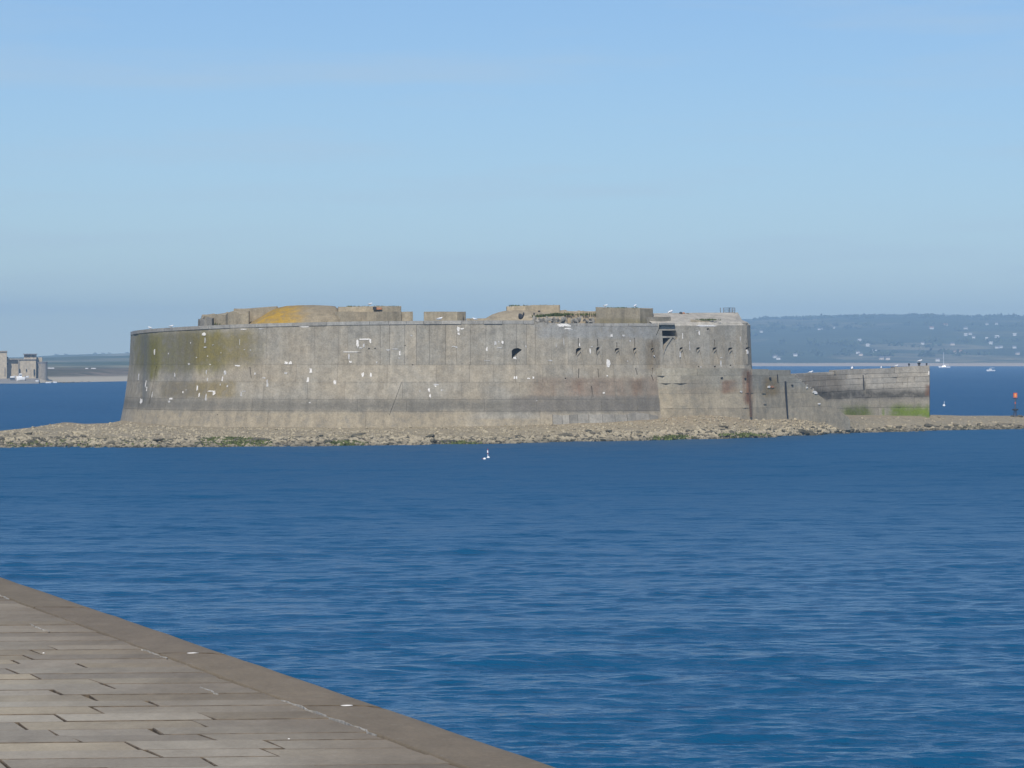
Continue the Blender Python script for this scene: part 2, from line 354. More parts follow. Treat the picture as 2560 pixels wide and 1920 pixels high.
# ------------------------------------------------------------------ setting: sea
def sea():
    xs = [-7000, -900, 900, 7000]; ys = [-600, 700, 7000]
    v = [(x, y, -0.06) for y in ys for x in xs]; nx = len(xs)
    f = [(j * nx + i, j * nx + i + 1, (j + 1) * nx + i + 1, (j + 1) * nx + i) for j in range(len(ys) - 1) for i in range(nx - 1)]
    tag(mesh_obj('water', v, f, M_WATER), 'deep blue rippled sea around the fort', 'water', None, 'structure')
sea()
def near_waves():
    """wind ripples of the near water as real relief, fine close by, coarser further off"""
    ys = [20.0]
    while ys[-1] < 386: ys.append(ys[-1] + 0.072 * (max(ys[-1], 45) / 60.0) ** 1.5)
    ys = np.array(ys); nc = 420; u = np.linspace(-1, 1, nc)
    YY = np.repeat(ys[:, None], nc, 1); XX = u[None, :] * (0.215 * ys[:, None] + 6.0)
    r = np.random.default_rng(4); Z = np.zeros_like(XX); DX = np.zeros_like(XX); DY = np.zeros_like(XX)
    dyv = np.gradient(ys)[:, None]; dxv = ((0.215 * ys + 6) * 2 / nc)[:, None]
    gust = 0.75 + 0.5 * vnoise(XX, YY, 16, 21) ; grp = 0.55 + 0.9 * vnoise(XX, YY, 5.5, 22)
    for i in range(110):
        lam = 0.24 * (13.0 / 0.24) ** (r.random() ** 1.15); th = r.normal(0, 0.45 if lam < 1.4 else 0.28) + 0.08; k = 2 * np.pi / lam
        kx, ky = k * np.sin(th), -k * np.cos(th); amp = 0.0084 * lam / (1 + lam / 0.9) ** .95 ** 1.0 * r.uniform(.6, 1.4)
        res = np.clip((lam / np.maximum(np.abs(np.cos(th)), .2) / dyv - 2.2) / 2.5, 0, 1) * np.clip((lam / np.maximum(np.abs(np.sin(th)), .12) / dxv - 2.2) / 2.5, 0, 1)
        ph = kx * XX + ky * YY + r.uniform(0, 6.28); a = amp * res * (gust if lam > 1.2 else grp)
        Z += a * np.sin(ph); DX += a * np.sin(th) * np.cos(ph) * 1.3; DY -= a * np.cos(th) * np.cos(ph) * 1.3
    edge = np.clip((1 - np.abs(u))[None, :] * 12, 0, 1) * np.clip((386 - YY) / 6, 0, 1) * np.clip((YY - 20) / 2, 0, 1)
    Z = (Z + 0.05) * edge - 0.09 * (1 - edge)
    n = len(ys); idx = np.arange(n * nc).reshape(n, nc)
    V = np.stack([(XX + DX * edge).ravel(), (YY + DY * edge).ravel(), Z.ravel()], 1)
    Fq = np.stack([idx[:-1, :-1].ravel(), idx[:-1, 1:].ravel(), idx[1:, 1:].ravel(), idx[1:, :-1].ravel()], 1)
    me = bpy.data.meshes.new('water'); me.vertices.add(len(V)); me.vertices.foreach_set('co', V.astype(np.float32).ravel())
    me.loops.add(Fq.size); me.loops.foreach_set('vertex_index', Fq.astype(np.int32).ravel()); me.polygons.add(len(Fq))
    me.polygons.foreach_set('loop_start', np.arange(0, Fq.size, 4, dtype=np.int32)); me.polygons.foreach_set('use_smooth', np.ones(len(Fq), dtype=bool)); me.update(calc_edges=True)
    me.materials.append(M_WATERN); o = bpy.data.objects.new('water', me); COL.objects.link(o); print('water quads', len(Fq))
    tag(o, 'wind rippled blue water between the quay and the beach', 'water', None, 'structure')
near_waves()

# ------------------------------------------------------------------ setting: beach
SH = [(-200, 1121), (0, 1120), (300, 1119), (640, 1118), (1100, 1113), (1500, 1104), (1800, 1099), (1972, 1091.6), (2144, 1083), (2560, 1073), (2900, 1068)]
shX = np.array([XP(px, EYE * F / (py - HOR)) for px, py in SH]); shY = np.array([EYE * F / (py - HOR) for px, py in SH])
CR = [(-250, 1085, 340, 4), (-60, 1080, 343, 3), (0, 1077, 345, 3), (60, 1071, 347, 3), (150, 1058, 350, 5), (200, 1062, 350, 4), (260, 1060, 350, 5), (306, 1051, 351, 30), (420, 1068, 336, 60), (800, 1069, 334, 70), (1200, 1067, 334, 70),
      (1450, 1058, 335.5, 70), (1640, 1050, 337.4, 70), (1720, 1040, 339.6, 70), (1800, 1038, 341.6, 70), (1960, 1044, 348.9, 60), (2110, 1044, 358, 40), (2200, 1042, 376, 20), (2330, 1040, 388, 8), (2440, 1041, 397, 5), (2560, 1041, 403, 4), (2900, 1042, 412, 4)]
crX = np.array([XP(a, d) for a, b, d, e in CR]); crY = np.array([d for a, b, d, e in CR]); crZ = np.array([ZP(b, d) for a, b, d, e in CR]); crF = np.array([e for a, b, d, e in CR], float)
def beach_h(X, Y, rough=True):
    X = np.asarray(X, float); Y = np.asarray(Y, float)
    ys = np.interp(X, shX, shY); yc = np.interp(X, crX, crY); zc = np.interp(X, crX, crZ); fl = np.interp(X, crX, crF)
    t = (Y - ys) / np.maximum(yc - ys, 3.0)
    h = np.where(t < 0, (Y - ys) * 0.16, zc * (0.72 * np.clip(t, 0, 1) ** 0.75 + 0.28 * np.clip(t, 0, 1) ** 2.2))
    back = np.maximum(Y - yc - fl, 0)
    h = np.where(t > 1, zc - back * 0.16, h)
    if rough:
        k = np.clip(t * 4 + 0.6, 0, 1) * np.clip(1.5 - t, 0.25, 1)
        h = h + k * ((vnoise(X, Y, 3.2, 1) - 0.5) * 0.24 + (vnoise(X, Y, 1.1, 2) - 0.5) * 0.12) + (vnoise(X, Y, 7.0, 3) - 0.5) * 0.25 * np.clip(1.2 - t, 0, 1)
    return np.maximum(h, -2.5)
def beach():
    gx = np.arange(-80, 112, 0.5); gy = np.arange(288, 440, 0.5)
    XX, YY = np.meshgrid(gx, gy); H = beach_h(XX, YY)
    nx, ny = len(gx), len(gy)
    v = np.stack([XX.ravel(), YY.ravel(), H.ravel()], 1)
    idx = np.arange(nx * ny).reshape(ny, nx)
    f = np.stack([idx[:-1, :-1].ravel(), idx[:-1, 1:].ravel(), idx[1:, 1:].ravel(), idx[1:, :-1].ravel()], 1)
    keep = (H.ravel()[f] > -2.4).any(1)
    o = mesh_obj('beach', v.tolist(), f[keep].tolist(), M_BEACH, smooth=True)
    tag(o, 'tan shingle beach and sand spit around the fort', 'beach', None, 'structure')
beach()

# ------------------------------------------------------------------ setting: far land
def grid_land(name, xs, ys, hf, mat, label, zmin=-3):
    XX, YY = np.meshgrid(xs, ys); H = hf(XX, YY); nx, ny = len(xs), len(ys)
    v = np.stack([XX.ravel(), YY.ravel(), H.ravel()], 1); idx = np.arange(nx * ny).reshape(ny, nx)
    f = np.stack([idx[:-1, :-1].ravel(), idx[:-1, 1:].ravel(), idx[1:, 1:].ravel(), idx[1:, :-1].ravel()], 1)
    return tag(mesh_obj(name, v.tolist(), f.tolist(), mat, smooth=True), label, 'hill', None, 'structure')
HC = [(-3000, 900), (-600, 902), (0, 897), (110, 896), (140, 891), (200, 889), (320, 886), (700, 860), (1200, 812), (1600, 799), (1870, 798), (2000, 796), (2100, 793), (2280, 790), (2400, 793), (2480, 793), (2560, 791), (3200, 794), (5000, 830)]
hcX = np.array([XP(a, 6000) for a, b in HC]); hcZ = np.array([ZP(b, 6000) for a, b in HC])
HS = 3080.0
def hill_h(X, Y):
    X = np.asarray(X, float); Y = np.asarray(Y, float)
    zc = np.interp(X * 6000 / np.maximum(Y, 3000), hcX, hcZ)
    hs = np.interp(X, [-700, -250, 100], [1850, 1850, HS]); sh = hs + (vnoise(X, Y * 0, 400, 5) - 0.5) * 60
    t = np.clip((Y - sh - 120) / (6000 - hs - 120), 0, 1)
    s = 0.55 * t ** 0.8 + 0.45 * (t * t * (3 - 2 * t))
    h = np.where(Y < sh + 120, (Y - sh) * 0.02, 2.4 + (zc - 2.4) * s)
    h = h + np.sin(np.pi * t) * (vnoise(X, Y, 420, 6) - 0.5) * 11 + t * (1 - t) * (vnoise(X, Y, 150, 7) - 0.5) * 6
    h = np.where(Y > 6000, zc - (Y - 6000) * 0.012, h)
    return h
grid_land('hill', np.arange(-3200, 3201, 40), np.concatenate([np.arange(1750, 2900, 50), np.arange(2900, 3400, 25), np.arange(3400, 6301, 60), np.arange(6400, 6951, 250)]), hill_h, M_HILL, 'distant hillside across the bay with scattered houses')

def heath_h(X, Y):
    X = np.asarray(X, float); Y = np.asarray(Y, float)
    wl = np.interp(X, [-400, XP(0, 1060), XP(95, 1060), XP(110, 1100), XP(205, 1100), XP(330, 1150), XP(700, 1250), XP(1000, 1330)], [1010, 1046, 1050, 1100, 1105, 1150, 1250, 1330])
    t = Y - wl
    top = np.interp(X, [XP(330, 1300), XP(800, 1400), XP(1000, 1400)], [3.3, 2.6, -1.5])
    h = np.clip(t * 0.035, -2.0, 0.7) + np.clip((t - 50) * 0.016, 0, 1) * 0 
    h = np.where(t < 0, t * 0.08, np.minimum(t * 0.03, 1.2) + np.clip((t - 60) / 140, 0, 1) * (top - 1.2))
    h = h + (vnoise(X, Y, 14, 8) - 0.5) * 0.35 * np.clip(t / 40, 0, 1) + (vnoise(X, Y, 50, 9) - 0.5) * 0.5 * np.clip(t / 150, 0, 1)
    h = np.where(Y > 1500, h - (Y - 1500) * 0.03, h)
    return np.maximum(h, -2.5)
grid_land('headland', np.arange(-420, 60, 6), np.arange(990, 1720, 8), heath_h, M_HEATH, 'low brown headland behind the small boats')

# ------------------------------------------------------------------ generic wall of panels on a plan path
class Path:
    def __init__(s, pts):
        s.p = np.array(pts, float); d = np.diff(s.p, axis=0); s.l = np.concatenate([[0], np.cumsum(np.hypot(d[:, 0], d[:, 1]))]); s.L = s.l[-1]
        s.px = 1280 + s.p[:, 0] * F / s.p[:, 1]
    def at(s, q):
        q = min(max(q, 0), s.L); return np.array([np.interp(q, s.l, s.p[:, 0]), np.interp(q, s.l, s.p[:, 1])])
    def nrm(s, q):
        a = s.at(q - 0.3); b = s.at(q + 0.3); d = (b - a) / np.hypot(*(b - a)); return np.array([d[1], -d[0]])
    def s_of(s, px):
        """arc length of the point seen at photo column px (front side)"""
        i = np.argmin(s.px[:len(s.px)]); 
        lo, hi = s.front
        return float(np.interp(px, s.px[lo:hi], s.l[lo:hi]))
def panel(path, s0, s1, z0, z1, off, proud, th=0.3, ds=1.5, dz=1.1, send=None):
    """curved slab; z1 may be a function of s"""
    ns = max(1, int(math.ceil((s1 - s0) / ds))); zt = (z1 if callable(z1) else (lambda q: z1)); zb = (z0 if callable(z0) else (lambda q: z0))
    nz = max(1, int(math.ceil((zt((s0 + s1) / 2) - zb((s0 + s1) / 2)) / dz)))
    V = []; Fc = []
    for side in (0, 1):
        for j in range(nz + 1):
            for i in range(ns + 1):
                q = s0 + (s1 - s0) * i / ns; a, b = zb(q), zt(q); z = a + (b - a) * j / nz
                if send is not None: q = s0 + (min(s1, send(z)) - s0) * i / ns
                p = path.at(q); n = path.nrm(q); o = off(z) + (proud if side == 0 else proud - th)
                V.append((p[0] + n[0] * o, p[1] + n[1] * o, z))
    W = ns + 1; B = W * (nz + 1)
    for j in range(nz):
        for i in range(ns):
            a = j * W + i
            Fc.append((a, a + 1, a + W + 1, a + W)); Fc.append((B + a, B + a + W, B + a + W + 1, B + a + 1))
    for i in range(ns):
        Fc.append((i, B + i, B + i + 1, i + 1)); t = nz * W + i; Fc.append((t, t + 1, B + t + 1, B + t))
    for j in range(nz):
        a = j * W; Fc.append((a, a + W, B + a + W, B + a)); e = j * W + ns; Fc.append((e, B + e, B + e + W, e + W))
    return V, Fc

# ------------------------------------------------------------------ the fort
CX, CY, RA, RB, EXPN = -7.85, 362.0, 32.25, 27.0, 2.4
def superellipse(n=720):
    out = []
    for i in range(n + 1):
        a = math.pi / 2 + 2 * math.pi * i / n          # start at the back, run round the left side to the front
        c, s_ = math.cos(a), math.sin(a)
        x, y = CX + RA * math.copysign(abs(c) ** (2 / EXPN), c), CY + RB * math.copysign(abs(s_) ** (2 / EXPN), s_)
        if s_ <= 0 and x > 13.0: break
        if i == 0 or math.hypot(x - out[-1][0], y - out[-1][1]) > 0.05: out.append((x, y))
    tail = [(13.0, out[-1][1] + .1), (23.3, 345.6), (23.95, 346.3), (24.25, 347.4), (24.5, 352), (24.6, 362), (23, 376), (14, 384), (2, 388), (CX, CY + RB)]
    for p, q in zip(tail, tail[1:]):
        k = max(1, int(math.hypot(q[0] - p[0], q[1] - p[1]) / .4))
        out += [(p[0] + (q[0] - p[0]) * j / k, p[1] + (q[1] - p[1]) * j / k) for j in range(k)]
    out.append((CX, CY + RB)); return out
FP = Path(superellipse())
_lo = int(np.argmin(FP.px)); _hi = int(np.argmax(FP.px)) + 1
FP.front = (_lo, _hi)
S_L, S_R = FP.l[_lo], FP.l[_hi - 1]
OFF = lambda z: float(np.interp(z, [-1, 0.9, 1.9, 3.2, 5.3, 7.2, 10.6, 13], [1.45, 1.14, 0.93, 0.67, 0.38, 0.15, 0.0, 0.0]))
TOPT = [(-60, 10.45), (FP.s_of(329), 10.62), (FP.s_of(420), 10.95), (FP.s_of(500), 11.10), (FP.s_of(640), 11.30), (FP.s_of(760), 11.40), (FP.s_of(900), 11.50), (FP.s_of(1150), 11.58), (FP.s_of(1330), 11.60), (FP.s_of(1420), 11.40), (FP.s_of(1640), 11.42), (FP.s_of(1700), 11.50), (FP.s_of(1800), 11.55), (S_R, 11.6), (400, 11.4)]
_ts = np.array([a for a, b in TOPT]); _tz = np.array([b for a, b in TOPT])
ZTOP = lambda q: float(np.interp(q, _ts, _tz))

fort = tag(empty('sea_fort', (CX, CY, 0)), 'large round grey concrete sea fort on the shingle island', 'fort')
ROOT = Vector((CX, CY, 0))
def under(o, root):           # parent a world-space mesh without moving it
    o.parent = root; o.matrix_parent_inverse.identity(); o.location = -Vector(root.location); return o

cutters = []     # (s0, s1, z0, z1, object)
def cutter(path, off, poly, out=1.2):
    """poly: (px, py, depth) in photo terms, mapped on the wall face"""
    cx_ = sum(p[0] for p in poly) / len(poly); s_c = path.s_of(cx_); n = path.nrm(s_c); base = path.at(s_c)
    t = np.array([-n[1], n[0]])
    fr, bk, ss, zs = [], [], [], []
    for (x, y, d) in poly:
        q = path.s_of(x); z = ZP(y, path.at(q)[1] - off(ZP(y, path.at(q)[1]))); o = off(z)
        c = path.at(q)
        fr.append((c[0] + n[0] * (o + out), c[1] + n[1] * (o + out), z)); bk.append((c[0] + n[0] * (o - d), c[1] + n[1] * (o - d), z)); ss.append(q); zs.append(z)
    k = len(poly); bm = bmesh.new()
    vf = [bm.verts.new(p) for p in fr]; vb = [bm.verts.new(p) for p in bk]
    for i in range(k): bm.faces.new((vf[i], vf[(i + 1) % k], vb[(i + 1) % k], vb[i]))
    bm.faces.new(vf[::-1]); bm.faces.new(vb)
    bmesh.ops.triangulate(bm, faces=bm.faces[:])
    o = bm_obj('cut', bm)
    return (min(ss), max(ss), min(zs), max(zs), o)
def zoomed(scale, ox, oy, pts): return [(ox + p[0] / scale, oy + p[1] / scale, p[2]) for p in pts]

def arch_poly():
    return zoomed(3.687, 840, 720, [(1620, 652, 1.6), (1619, 575, 1.6), (1640, 558, 1.6), (1680, 552, 1.6), (1714, 570, 1.6), (1688, 592, 1.6), (1658, 618, 1.6), (1638, 642, 1.6)])
cutters.append(cutter(FP, OFF, arch_poly()))
loops = [(1438, 869, 11, 17), (1489, 867, 7, 17), (1535.5, 870, 9, 10), (1581, 869, 7, 13), (1625.5, 870, 6, 8), (1697, 868, 7, 11), (1739, 868, 8, 11), (1780, 868, 8, 11), (1818.5, 868.5, 9, 11.5), (1861.5, 868, 9, 8)]
for k, (x, y, w, h) in enumerate(loops):
    w, h = w * 1.35, h * 1.3
    cutters.append(cutter(FP, OFF, [(x, y + h, 1.3), (x + .1 * w, y + .15 * h, 1.3), (x + .5 * w, y, 1.3), (x + w, y + .05 * h, 1.3), (x + .9 * w, y + .3 * h, 1.3), (x + .5 * w, y + .45 * h, 1.3), (x + .25 * w, y + .85 * h, 1.3)]))
    hh = 42 if k < 5 else 44
    if k < 9: cutters.append(cutter(FP, OFF, [(x + .3 * w, y + h * .9, .12), (x + w * .9, y + h * .45, .09), (x + w + 6, y + hh, 0.03), (x + .1 * w, y + hh, 0.04)]))
    if k not in (5, 6): cutters.append(cutter(FP, OFF, [(x + .5 * w - 1, y - 24 + (k % 3) * 5, .25), (x + .5 * w + 1, y - 24 + (k % 3) * 5, .25), (x + .5 * w + 1.4, y - 1.5, .3), (x + .5 * w - 1.2, y - 1.5, .3)]))
g = lambda pts: zoomed(7.373, 1600, 760, pts)
cutters.append(cutter(FP, OFF, g([(402, 488, 3.2), (660, 488, 3.2), (692, 600, 3.2), (682, 650, 3.2), (640, 650, 3.2), (640, 592, 3.2), (408, 592, 3.2)])))
cutters.append(cutter(FP, OFF, g([(412, 625, 2.2), (560, 622, 2.2), (520, 690, 2.2), (478, 765, 2.2), (442, 850, 2.2), (415, 925, 2.2)])))
cutters.append(cutter(FP, OFF, g([(424, 925, .10), (449, 858, .12), (490, 770, .12), (596, 612, .14), (640, 655, .06), (650, 800, .03), (650, 1175, .02), (412, 1178, .06)])))
cutters.append(cutter(FP, OFF, g([(345, 392, .5), (632, 388, .5), (625, 412, .5), (352, 414, .5)])))  # groove cut in the shape of the lintel's shadow
for (x0, y0, x1, y1, w, d) in [  # cracks and drain slots (photo pixels)
        (395, 915, 388, 1010, 2.2, .35), (627, 918, 632, 945, 2.0, .3), (1005, 955, 975, 1038, 1.0, .25), (1446, 921, 1444, 945, 2.2, .4), (1493, 922, 1494, 944, 1.8, .4), (1587, 920, 1590, 937, 2.2, .4), (1629, 920, 1627, 936, 2.2, .4),
        (1625, 938, 1629, 952, 2.2, .4), (1642, 937, 1647, 948, 2.0, .4), (1475, 965, 1478, 992, 1.6, .3), (1652, 812, 1641, 838, 2.6, .35), (1757, 868, 1758, 840, .8, .2),
        ]:
    cutters.append(cutter(FP, OFF, [(x0 - w / 2, y0, d), (x0 + w / 2, y0, d), (x1 + w / 2, y1, d), (x1 - w / 2, y1, d)]))
for (x, y, r) in [(1013, 864, 1.6), (1032, 912, 1.6), (557, 1037, 1.4), (1770, 823, 3.0), (1785, 917, 2.4), (1824, 914, 2.2), (1412, 946, 2), (1744, 917, 2), (1866, 860, 2), (923, 872, 2.2), (938, 871, 2)]:
    cutters.append(cutter(FP, OFF, [(x - r, y + r * .7, .8), (x - r, y - r * .6, .8), (x + r * .7, y - r, .8), (x + r, y + r * .4, .8)]))

def joined(hit):
    bm = bmesh.new()
    for c in hit: bm.from_mesh(c[4].data)
    return bm_obj('cut_all', bm)
def carve(o, s0, s1, z0, z1):
    hit = [c for c in cutters if c[0] < s1 and c[1] > s0 and c[2] < z1 and c[3] > z0]
    if not hit: return o
    j = joined(hit)
    m = o.modifiers.new('b', 'BOOLEAN'); m.operation = 'DIFFERENCE'; m.solver = 'EXACT'; m.object = j; m.use_self = True
    dg = bpy.context.evaluated_depsgraph_get(); me = bpy.data.meshes.new_from_object(o.evaluated_get(dg))
    o.modifiers.clear()
    if len(me.polygons) >= 6: o.data = me
    else: print('carve failed', o.name, s0, s1)
    bpy.data.objects.remove(j, do_unlink=True); return o

def fort_core():
    N = 240; zs = [-1.0, 0.6, 1.9, 3.2, 5.3, 7.2, 9.4]
    V, Fc = [], []
    for j in range(len(zs) + 1):
        for i in range(N):
            q = FP.L * i / N; z = zs[j] if j < len(zs) else ZTOP(q) - 0.12
            p = FP.at(q); n = FP.nrm(q) if 0 < i < N else np.array([0, 1.0]); o = OFF(z) - 0.22
            V.append((p[0] + n[0] * o, p[1] + n[1] * o, z))
    for j in range(len(zs)):
        for i in range(N):
            a = j * N + i; b = j * N + (i + 1) % N; Fc.append((a, b, b + N, a + N))
    c = len(V); V.append((CX, CY, 11.2)); t = len(zs) * N
    for i in range(N): Fc.append((t + i, t + (i + 1) % N, c))
    Fc.append(tuple(range(N))[::-1])
    o = mesh_obj('rampart', V, Fc, M_FORT)
    bm = bmesh.new(); bm.from_mesh(o.data); bmesh.ops.recalc_face_normals(bm, faces=bm.faces[:]); bm.to_mesh(o.data); bm.free()
    carve(o, -1e3, 1e3, -50, 50)
    under(o, fort)
fort_core()

def course(path, off, s0, s1, z0, z1, widths, name, mat, root, proud=(0.0, 0.035), gap=0.05, th=0.3, carveit=False, jit=0.25):
    q = s0; k = 0
    while q < s1 - 0.2:
        w = widths(q) * (1 + jit * (random.random() - 0.5)); e = min(q + w, s1)
        if s1 - e < 0.5: e = s1
        pr = random.uniform(*proud)
        V, Fc = panel(path, q + gap / 2, e - gap / 2, z0, z1, off, pr, th)
        o = mesh_obj(name, V, Fc, mat)
        if carveit:
            zt = z1((q + e) / 2) if callable(z1) else z1; zb = z0((q + e) / 2) if callable(z0) else z0
            carve(o, q, e, zb - 0.1, zt + 0.1)
        under(o, root); q = e; k += 1
sa, sb = S_L - 9, S_R + 7
Z1, Z2, Z3, Z4 = 7.25, 5.55, 3.85, 2.72
wup = lambda q: 1.32 if FP.s_of(870) < q < FP.s_of(1420) else (2.0 if q > FP.s_of(1420) else 3.1)
CAPH = 0.34
for (qa, qb, gp) in ((sa, FP.s_of(870), .010), (FP.s_of(870), FP.s_of(1420), .022), (FP.s_of(1420), sb, .012)):
    course(FP, OFF, qa, qb, Z1 + .006, lambda q: ZTOP(q) - CAPH, wup, 'wall_panel', M_FORT, fort, (0.0, 0.02), gp, carveit=True, jit=.7)
course(FP, OFF, sa, sb, Z2 + .008, Z1 - .008, lambda q: 3.6, 'wall_panel', M_FORT, fort, (0.0, 0.035), 0.016, carveit=True, jit=.9)
course(FP, OFF, sa + 1.3, sb, Z3 + .008, Z2 - .008, lambda q: 4.4, 'wall_panel', M_FORT, fort, (0.0, 0.035), 0.016, carveit=True, jit=.9)
course(FP, OFF, sa, sb, Z4 + .008, Z3 - .008, lambda q: 5.5, 'wall_panel', M_FORT, fort, (0.02, 0.05), 0.016, carveit=True, jit=.8)
course(FP, OFF, sa, sb, -0.6, Z4 - .015, lambda q: 9.0, 'base_apron', M_FORT, fort, (0.05, 0.06), 0.02, carveit=True)
course(FP, OFF, sa, FP.s_of(1335), lambda q: ZTOP(q) - CAPH + .02, lambda q: ZTOP(q) + 0.02, lambda q: 1.75 if q > FP.s_of(860) else 3.4, 'coping_stone', M_COPE, fort, (0.03, 0.12), 0.03, th=1.0, jit=.6)
course(FP, OFF, FP.s_of(1420), FP.s_of(1645), lambda q: ZTOP(q) - CAPH + .02, lambda q: ZTOP(q) - 0.05, lambda q: 1.5, 'coping_stone', M_COPE, fort, (-0.02, 0.05), 0.05, th=1.0, jit=.9)
for c in cutters: bpy.data.objects.remove(c[4], do_unlink=True)

# rough stone lump maker
def lump(rad, seed, sub=1, squash=(1, 1, 1), amp=0.45):
    bm = bmesh.new(); bmesh.ops.create_icosphere(bm, subdivisions=sub, radius=1.0)
    for v in bm.verts:
        n = mnoise.noise(v.co * 1.1 + Vector((seed * 3.7, seed * 1.3, seed * 2.1)))
        v.co = Vector((v.co.x * squash[0], v.co.y * squash[1], v.co.z * squash[2])) * rad * (1 + amp * n)
    return bm
ROCKM = []
for i in range(6):
    bm = lump(1.0, i + 1, 2 if i < 3 else 1, (1.15, 0.9, 0.62), 0.6); me = bpy.data.meshes.new('rock'); bm.to_mesh(me); bm.free(); ROCKM.append(me)
def stone_mesh(mat):
    out = []
    for me in ROCKM:
        m = me.copy(); m.materials.clear(); m.materials.append(mat); out.append(m)
    return out
RUB = stone_mesh(M_RUBBLE)
def wall_point(px, py, extra=0.0, path=FP, off=OFF):
    q = path.s_of(px); c = path.at(q); z = ZP(py, c[1] - 0.3); n = path.nrm(q); o = off(z) + extra
    return Vector((c[0] + n[0] * o, c[1] + n[1] * o, z)), n
for i in range(58):       # broken coping, loose stones along the torn stretch
    px = random.uniform(1330, 1490); py = random.uniform(797, 808)
    p, n = wall_point(px, py, -random.uniform(0.3, 0.8))
    o = bpy.data.objects.new('rubble_stone', random.choice(RUB)); COL.objects.link(o)
    r = random.uniform(.12, .26); o.scale = (r * 1.3, r, r * .7); o.rotation_euler = [random.uniform(0, 6) for _ in range(3)]
    o.parent = fort; o.location = p - ROOT
course(FP, OFF, FP.s_of(1375), FP.s_of(1632), 0.6, lambda q: 2.35 + .35 * mnoise.noise(Vector((q * .7, 0, 0))), lambda q: 1.15, 'toe_stone', M_RUBBLE, fort, (0.08, 0.30), 0.05, th=.6, jit=.9)

# plaster patches and one painted sunlit cheek (flat repairs, each a thin irregular slab bedded in the wall)
def patch(px, py, w, h, mat, root=fort, path=FP, off=OFF, name='plaster_and_lit_patch', lift=0.045):
    q = path.s_of(px); c = path.at(q); n = path.nrm(q); t = np.array([-n[1], n[0]]); mpp = c[1] / F; z0 = ZP(py, c[1])
    cosf = max(0.45, abs(t[0])); k = 12 if max(w, h) > 4 else 8
    ring = []
    for i in range(k):
        a = 2 * math.pi * i / k; ca, sa_ = math.cos(a), math.sin(a)
        ex = 0.55; rx = math.copysign(abs(ca) ** ex, ca); ry = math.copysign(abs(sa_) ** ex, sa_); j = random.uniform(0.55, 1.15)
        ring.append((rx * w / 2 * j, ry * h / 2 * j))
    V = []
    for d in (lift, -0.12):
        for (a, b) in ring:
            z = z0 + b * mpp; o = off(z) + d
            V.append((c[0] + t[0] * a * mpp / cosf + n[0] * o, c[1] + t[1] * a * mpp / cosf + n[1] * o, z))
    Fc = [tuple(range(k)), tuple(range(2 * k - 1, k - 1, -1))] + [(i, k + i, k + (i + 1) % k, (i + 1) % k) for i in range(k)]
    o = mesh_obj(name, V, Fc, mat); under(o, root)
PW = [(3.687, 280, 720, [(850,425,45,36),(862,480,9,60),(865,545,36,14),(530,605,14,20),(720,700,22,22),(915,705,17,16),(1055,780,28,70),(1036,840,16,60),(885,775,14,50),(900,845,12,40),(945,950,90,14),(970,970,34,44),(900,1005,20,80),(590,1018,46,26),(575,1045,24,24),(815,920,20,60),(838,985,14,55),(600,800,14,40),(272,820,15,75),(345,885,10,80),(400,590,12,60),(1330,790,20,28),(1415,828,40,12),(1443,860,14,45),(1450,895,24,45),(1610,690,50,34),(1650,690,40,40),(1612,785,34,22),(1840,760,36,70),(1815,845,26,60),(1165,715,64,16),(2060,868,26,42),(1840,1055,22,14),(1215,975,16,50),(1240,950,50,10),(1215,380,90,9),(1380,377,70,9),(1770,355,110,18),(1180,500,6,70),(787,640,13,13),(890,628,11,11),(730,505,9,18),(1085,905,18,22),(1020,890,11,22),(1010,598,12,12),(690,960,12,26),(715,940,8,20),(935,525,22,9),(1225,568,16,9),(1280,572,18,10),(360,930,9,50),(415,985,12,60),(325,1040,40,60)]),
      (3.687, 840, 720, [(255,472,150,16),(202,515,30,84),(318,488,22,44),(258,528,20,44),(228,552,50,14),(130,589,222,9),(122,632,20,70),(136,680,38,24),(480,571,42,16),(540,562,90,8),(588,600,22,60),(582,645,26,12),(697,437,28,15),(1128,378,36,66),(1162,375,46,18),(1130,422,24,34),(1088,540,54,10),(1111,546,20,26),(1468,505,26,50),(1508,550,58,12),(1535,500,22,36),(1500,495,18,16),(858,940,24,40),(869,993,22,44),(925,890,58,16),(918,905,22,14),(775,950,13,26),(975,940,18,20),(1640,825,20,40),(1660,825,18,40),(1772,832,34,16),(1815,825,24,30),(1830,1038,32,18),(1975,668,54,14),(2075,345,80,40),(2130,375,90,16),(2098,500,9,100),(2027,525,8,50),(1645,645,42,28),(378,685,14,26),(5,870,14,44),(1390,560,22,50),(1395,670,90,5),(1748,540,14,24),(250,800,30,60),(325,800,22,50)]),  # the patch beside the arched embrasure is its sunlit cheek painted pale
      (4.366, 1400, 740, [(210,530,15,64),(325,600,18,76),(345,552,34,12),(1020,655,18,26),(730,710,11,22),(500,872,24,20),(1410,550,11,120),(1517,405,20,60),(1498,378,42,9),(1303,640,26,80),(1600,325,260,26),(1525,775,18,18),(1745,735,20,100),(1752,672,34,12),(2035,610,26,60),(1335,440,10,80),(455,1058,30,24),(560,430,30,40),(690,430,40,30),(760,490,24,22),(70,320,120,50),(110,370,70,16),(520,740,50,130),(1965,470,10,70)])]
for sc, ox, oy, lst in PW:
    for i, (x, y, w, h) in enumerate(lst):
        m = M_PLASTER if (w * h > 700 and i % 3) or i % 5 == 0 else M_PLGREY
        patch(ox + x / sc, oy + y / sc, w / sc * .85, h / sc * .85, m)

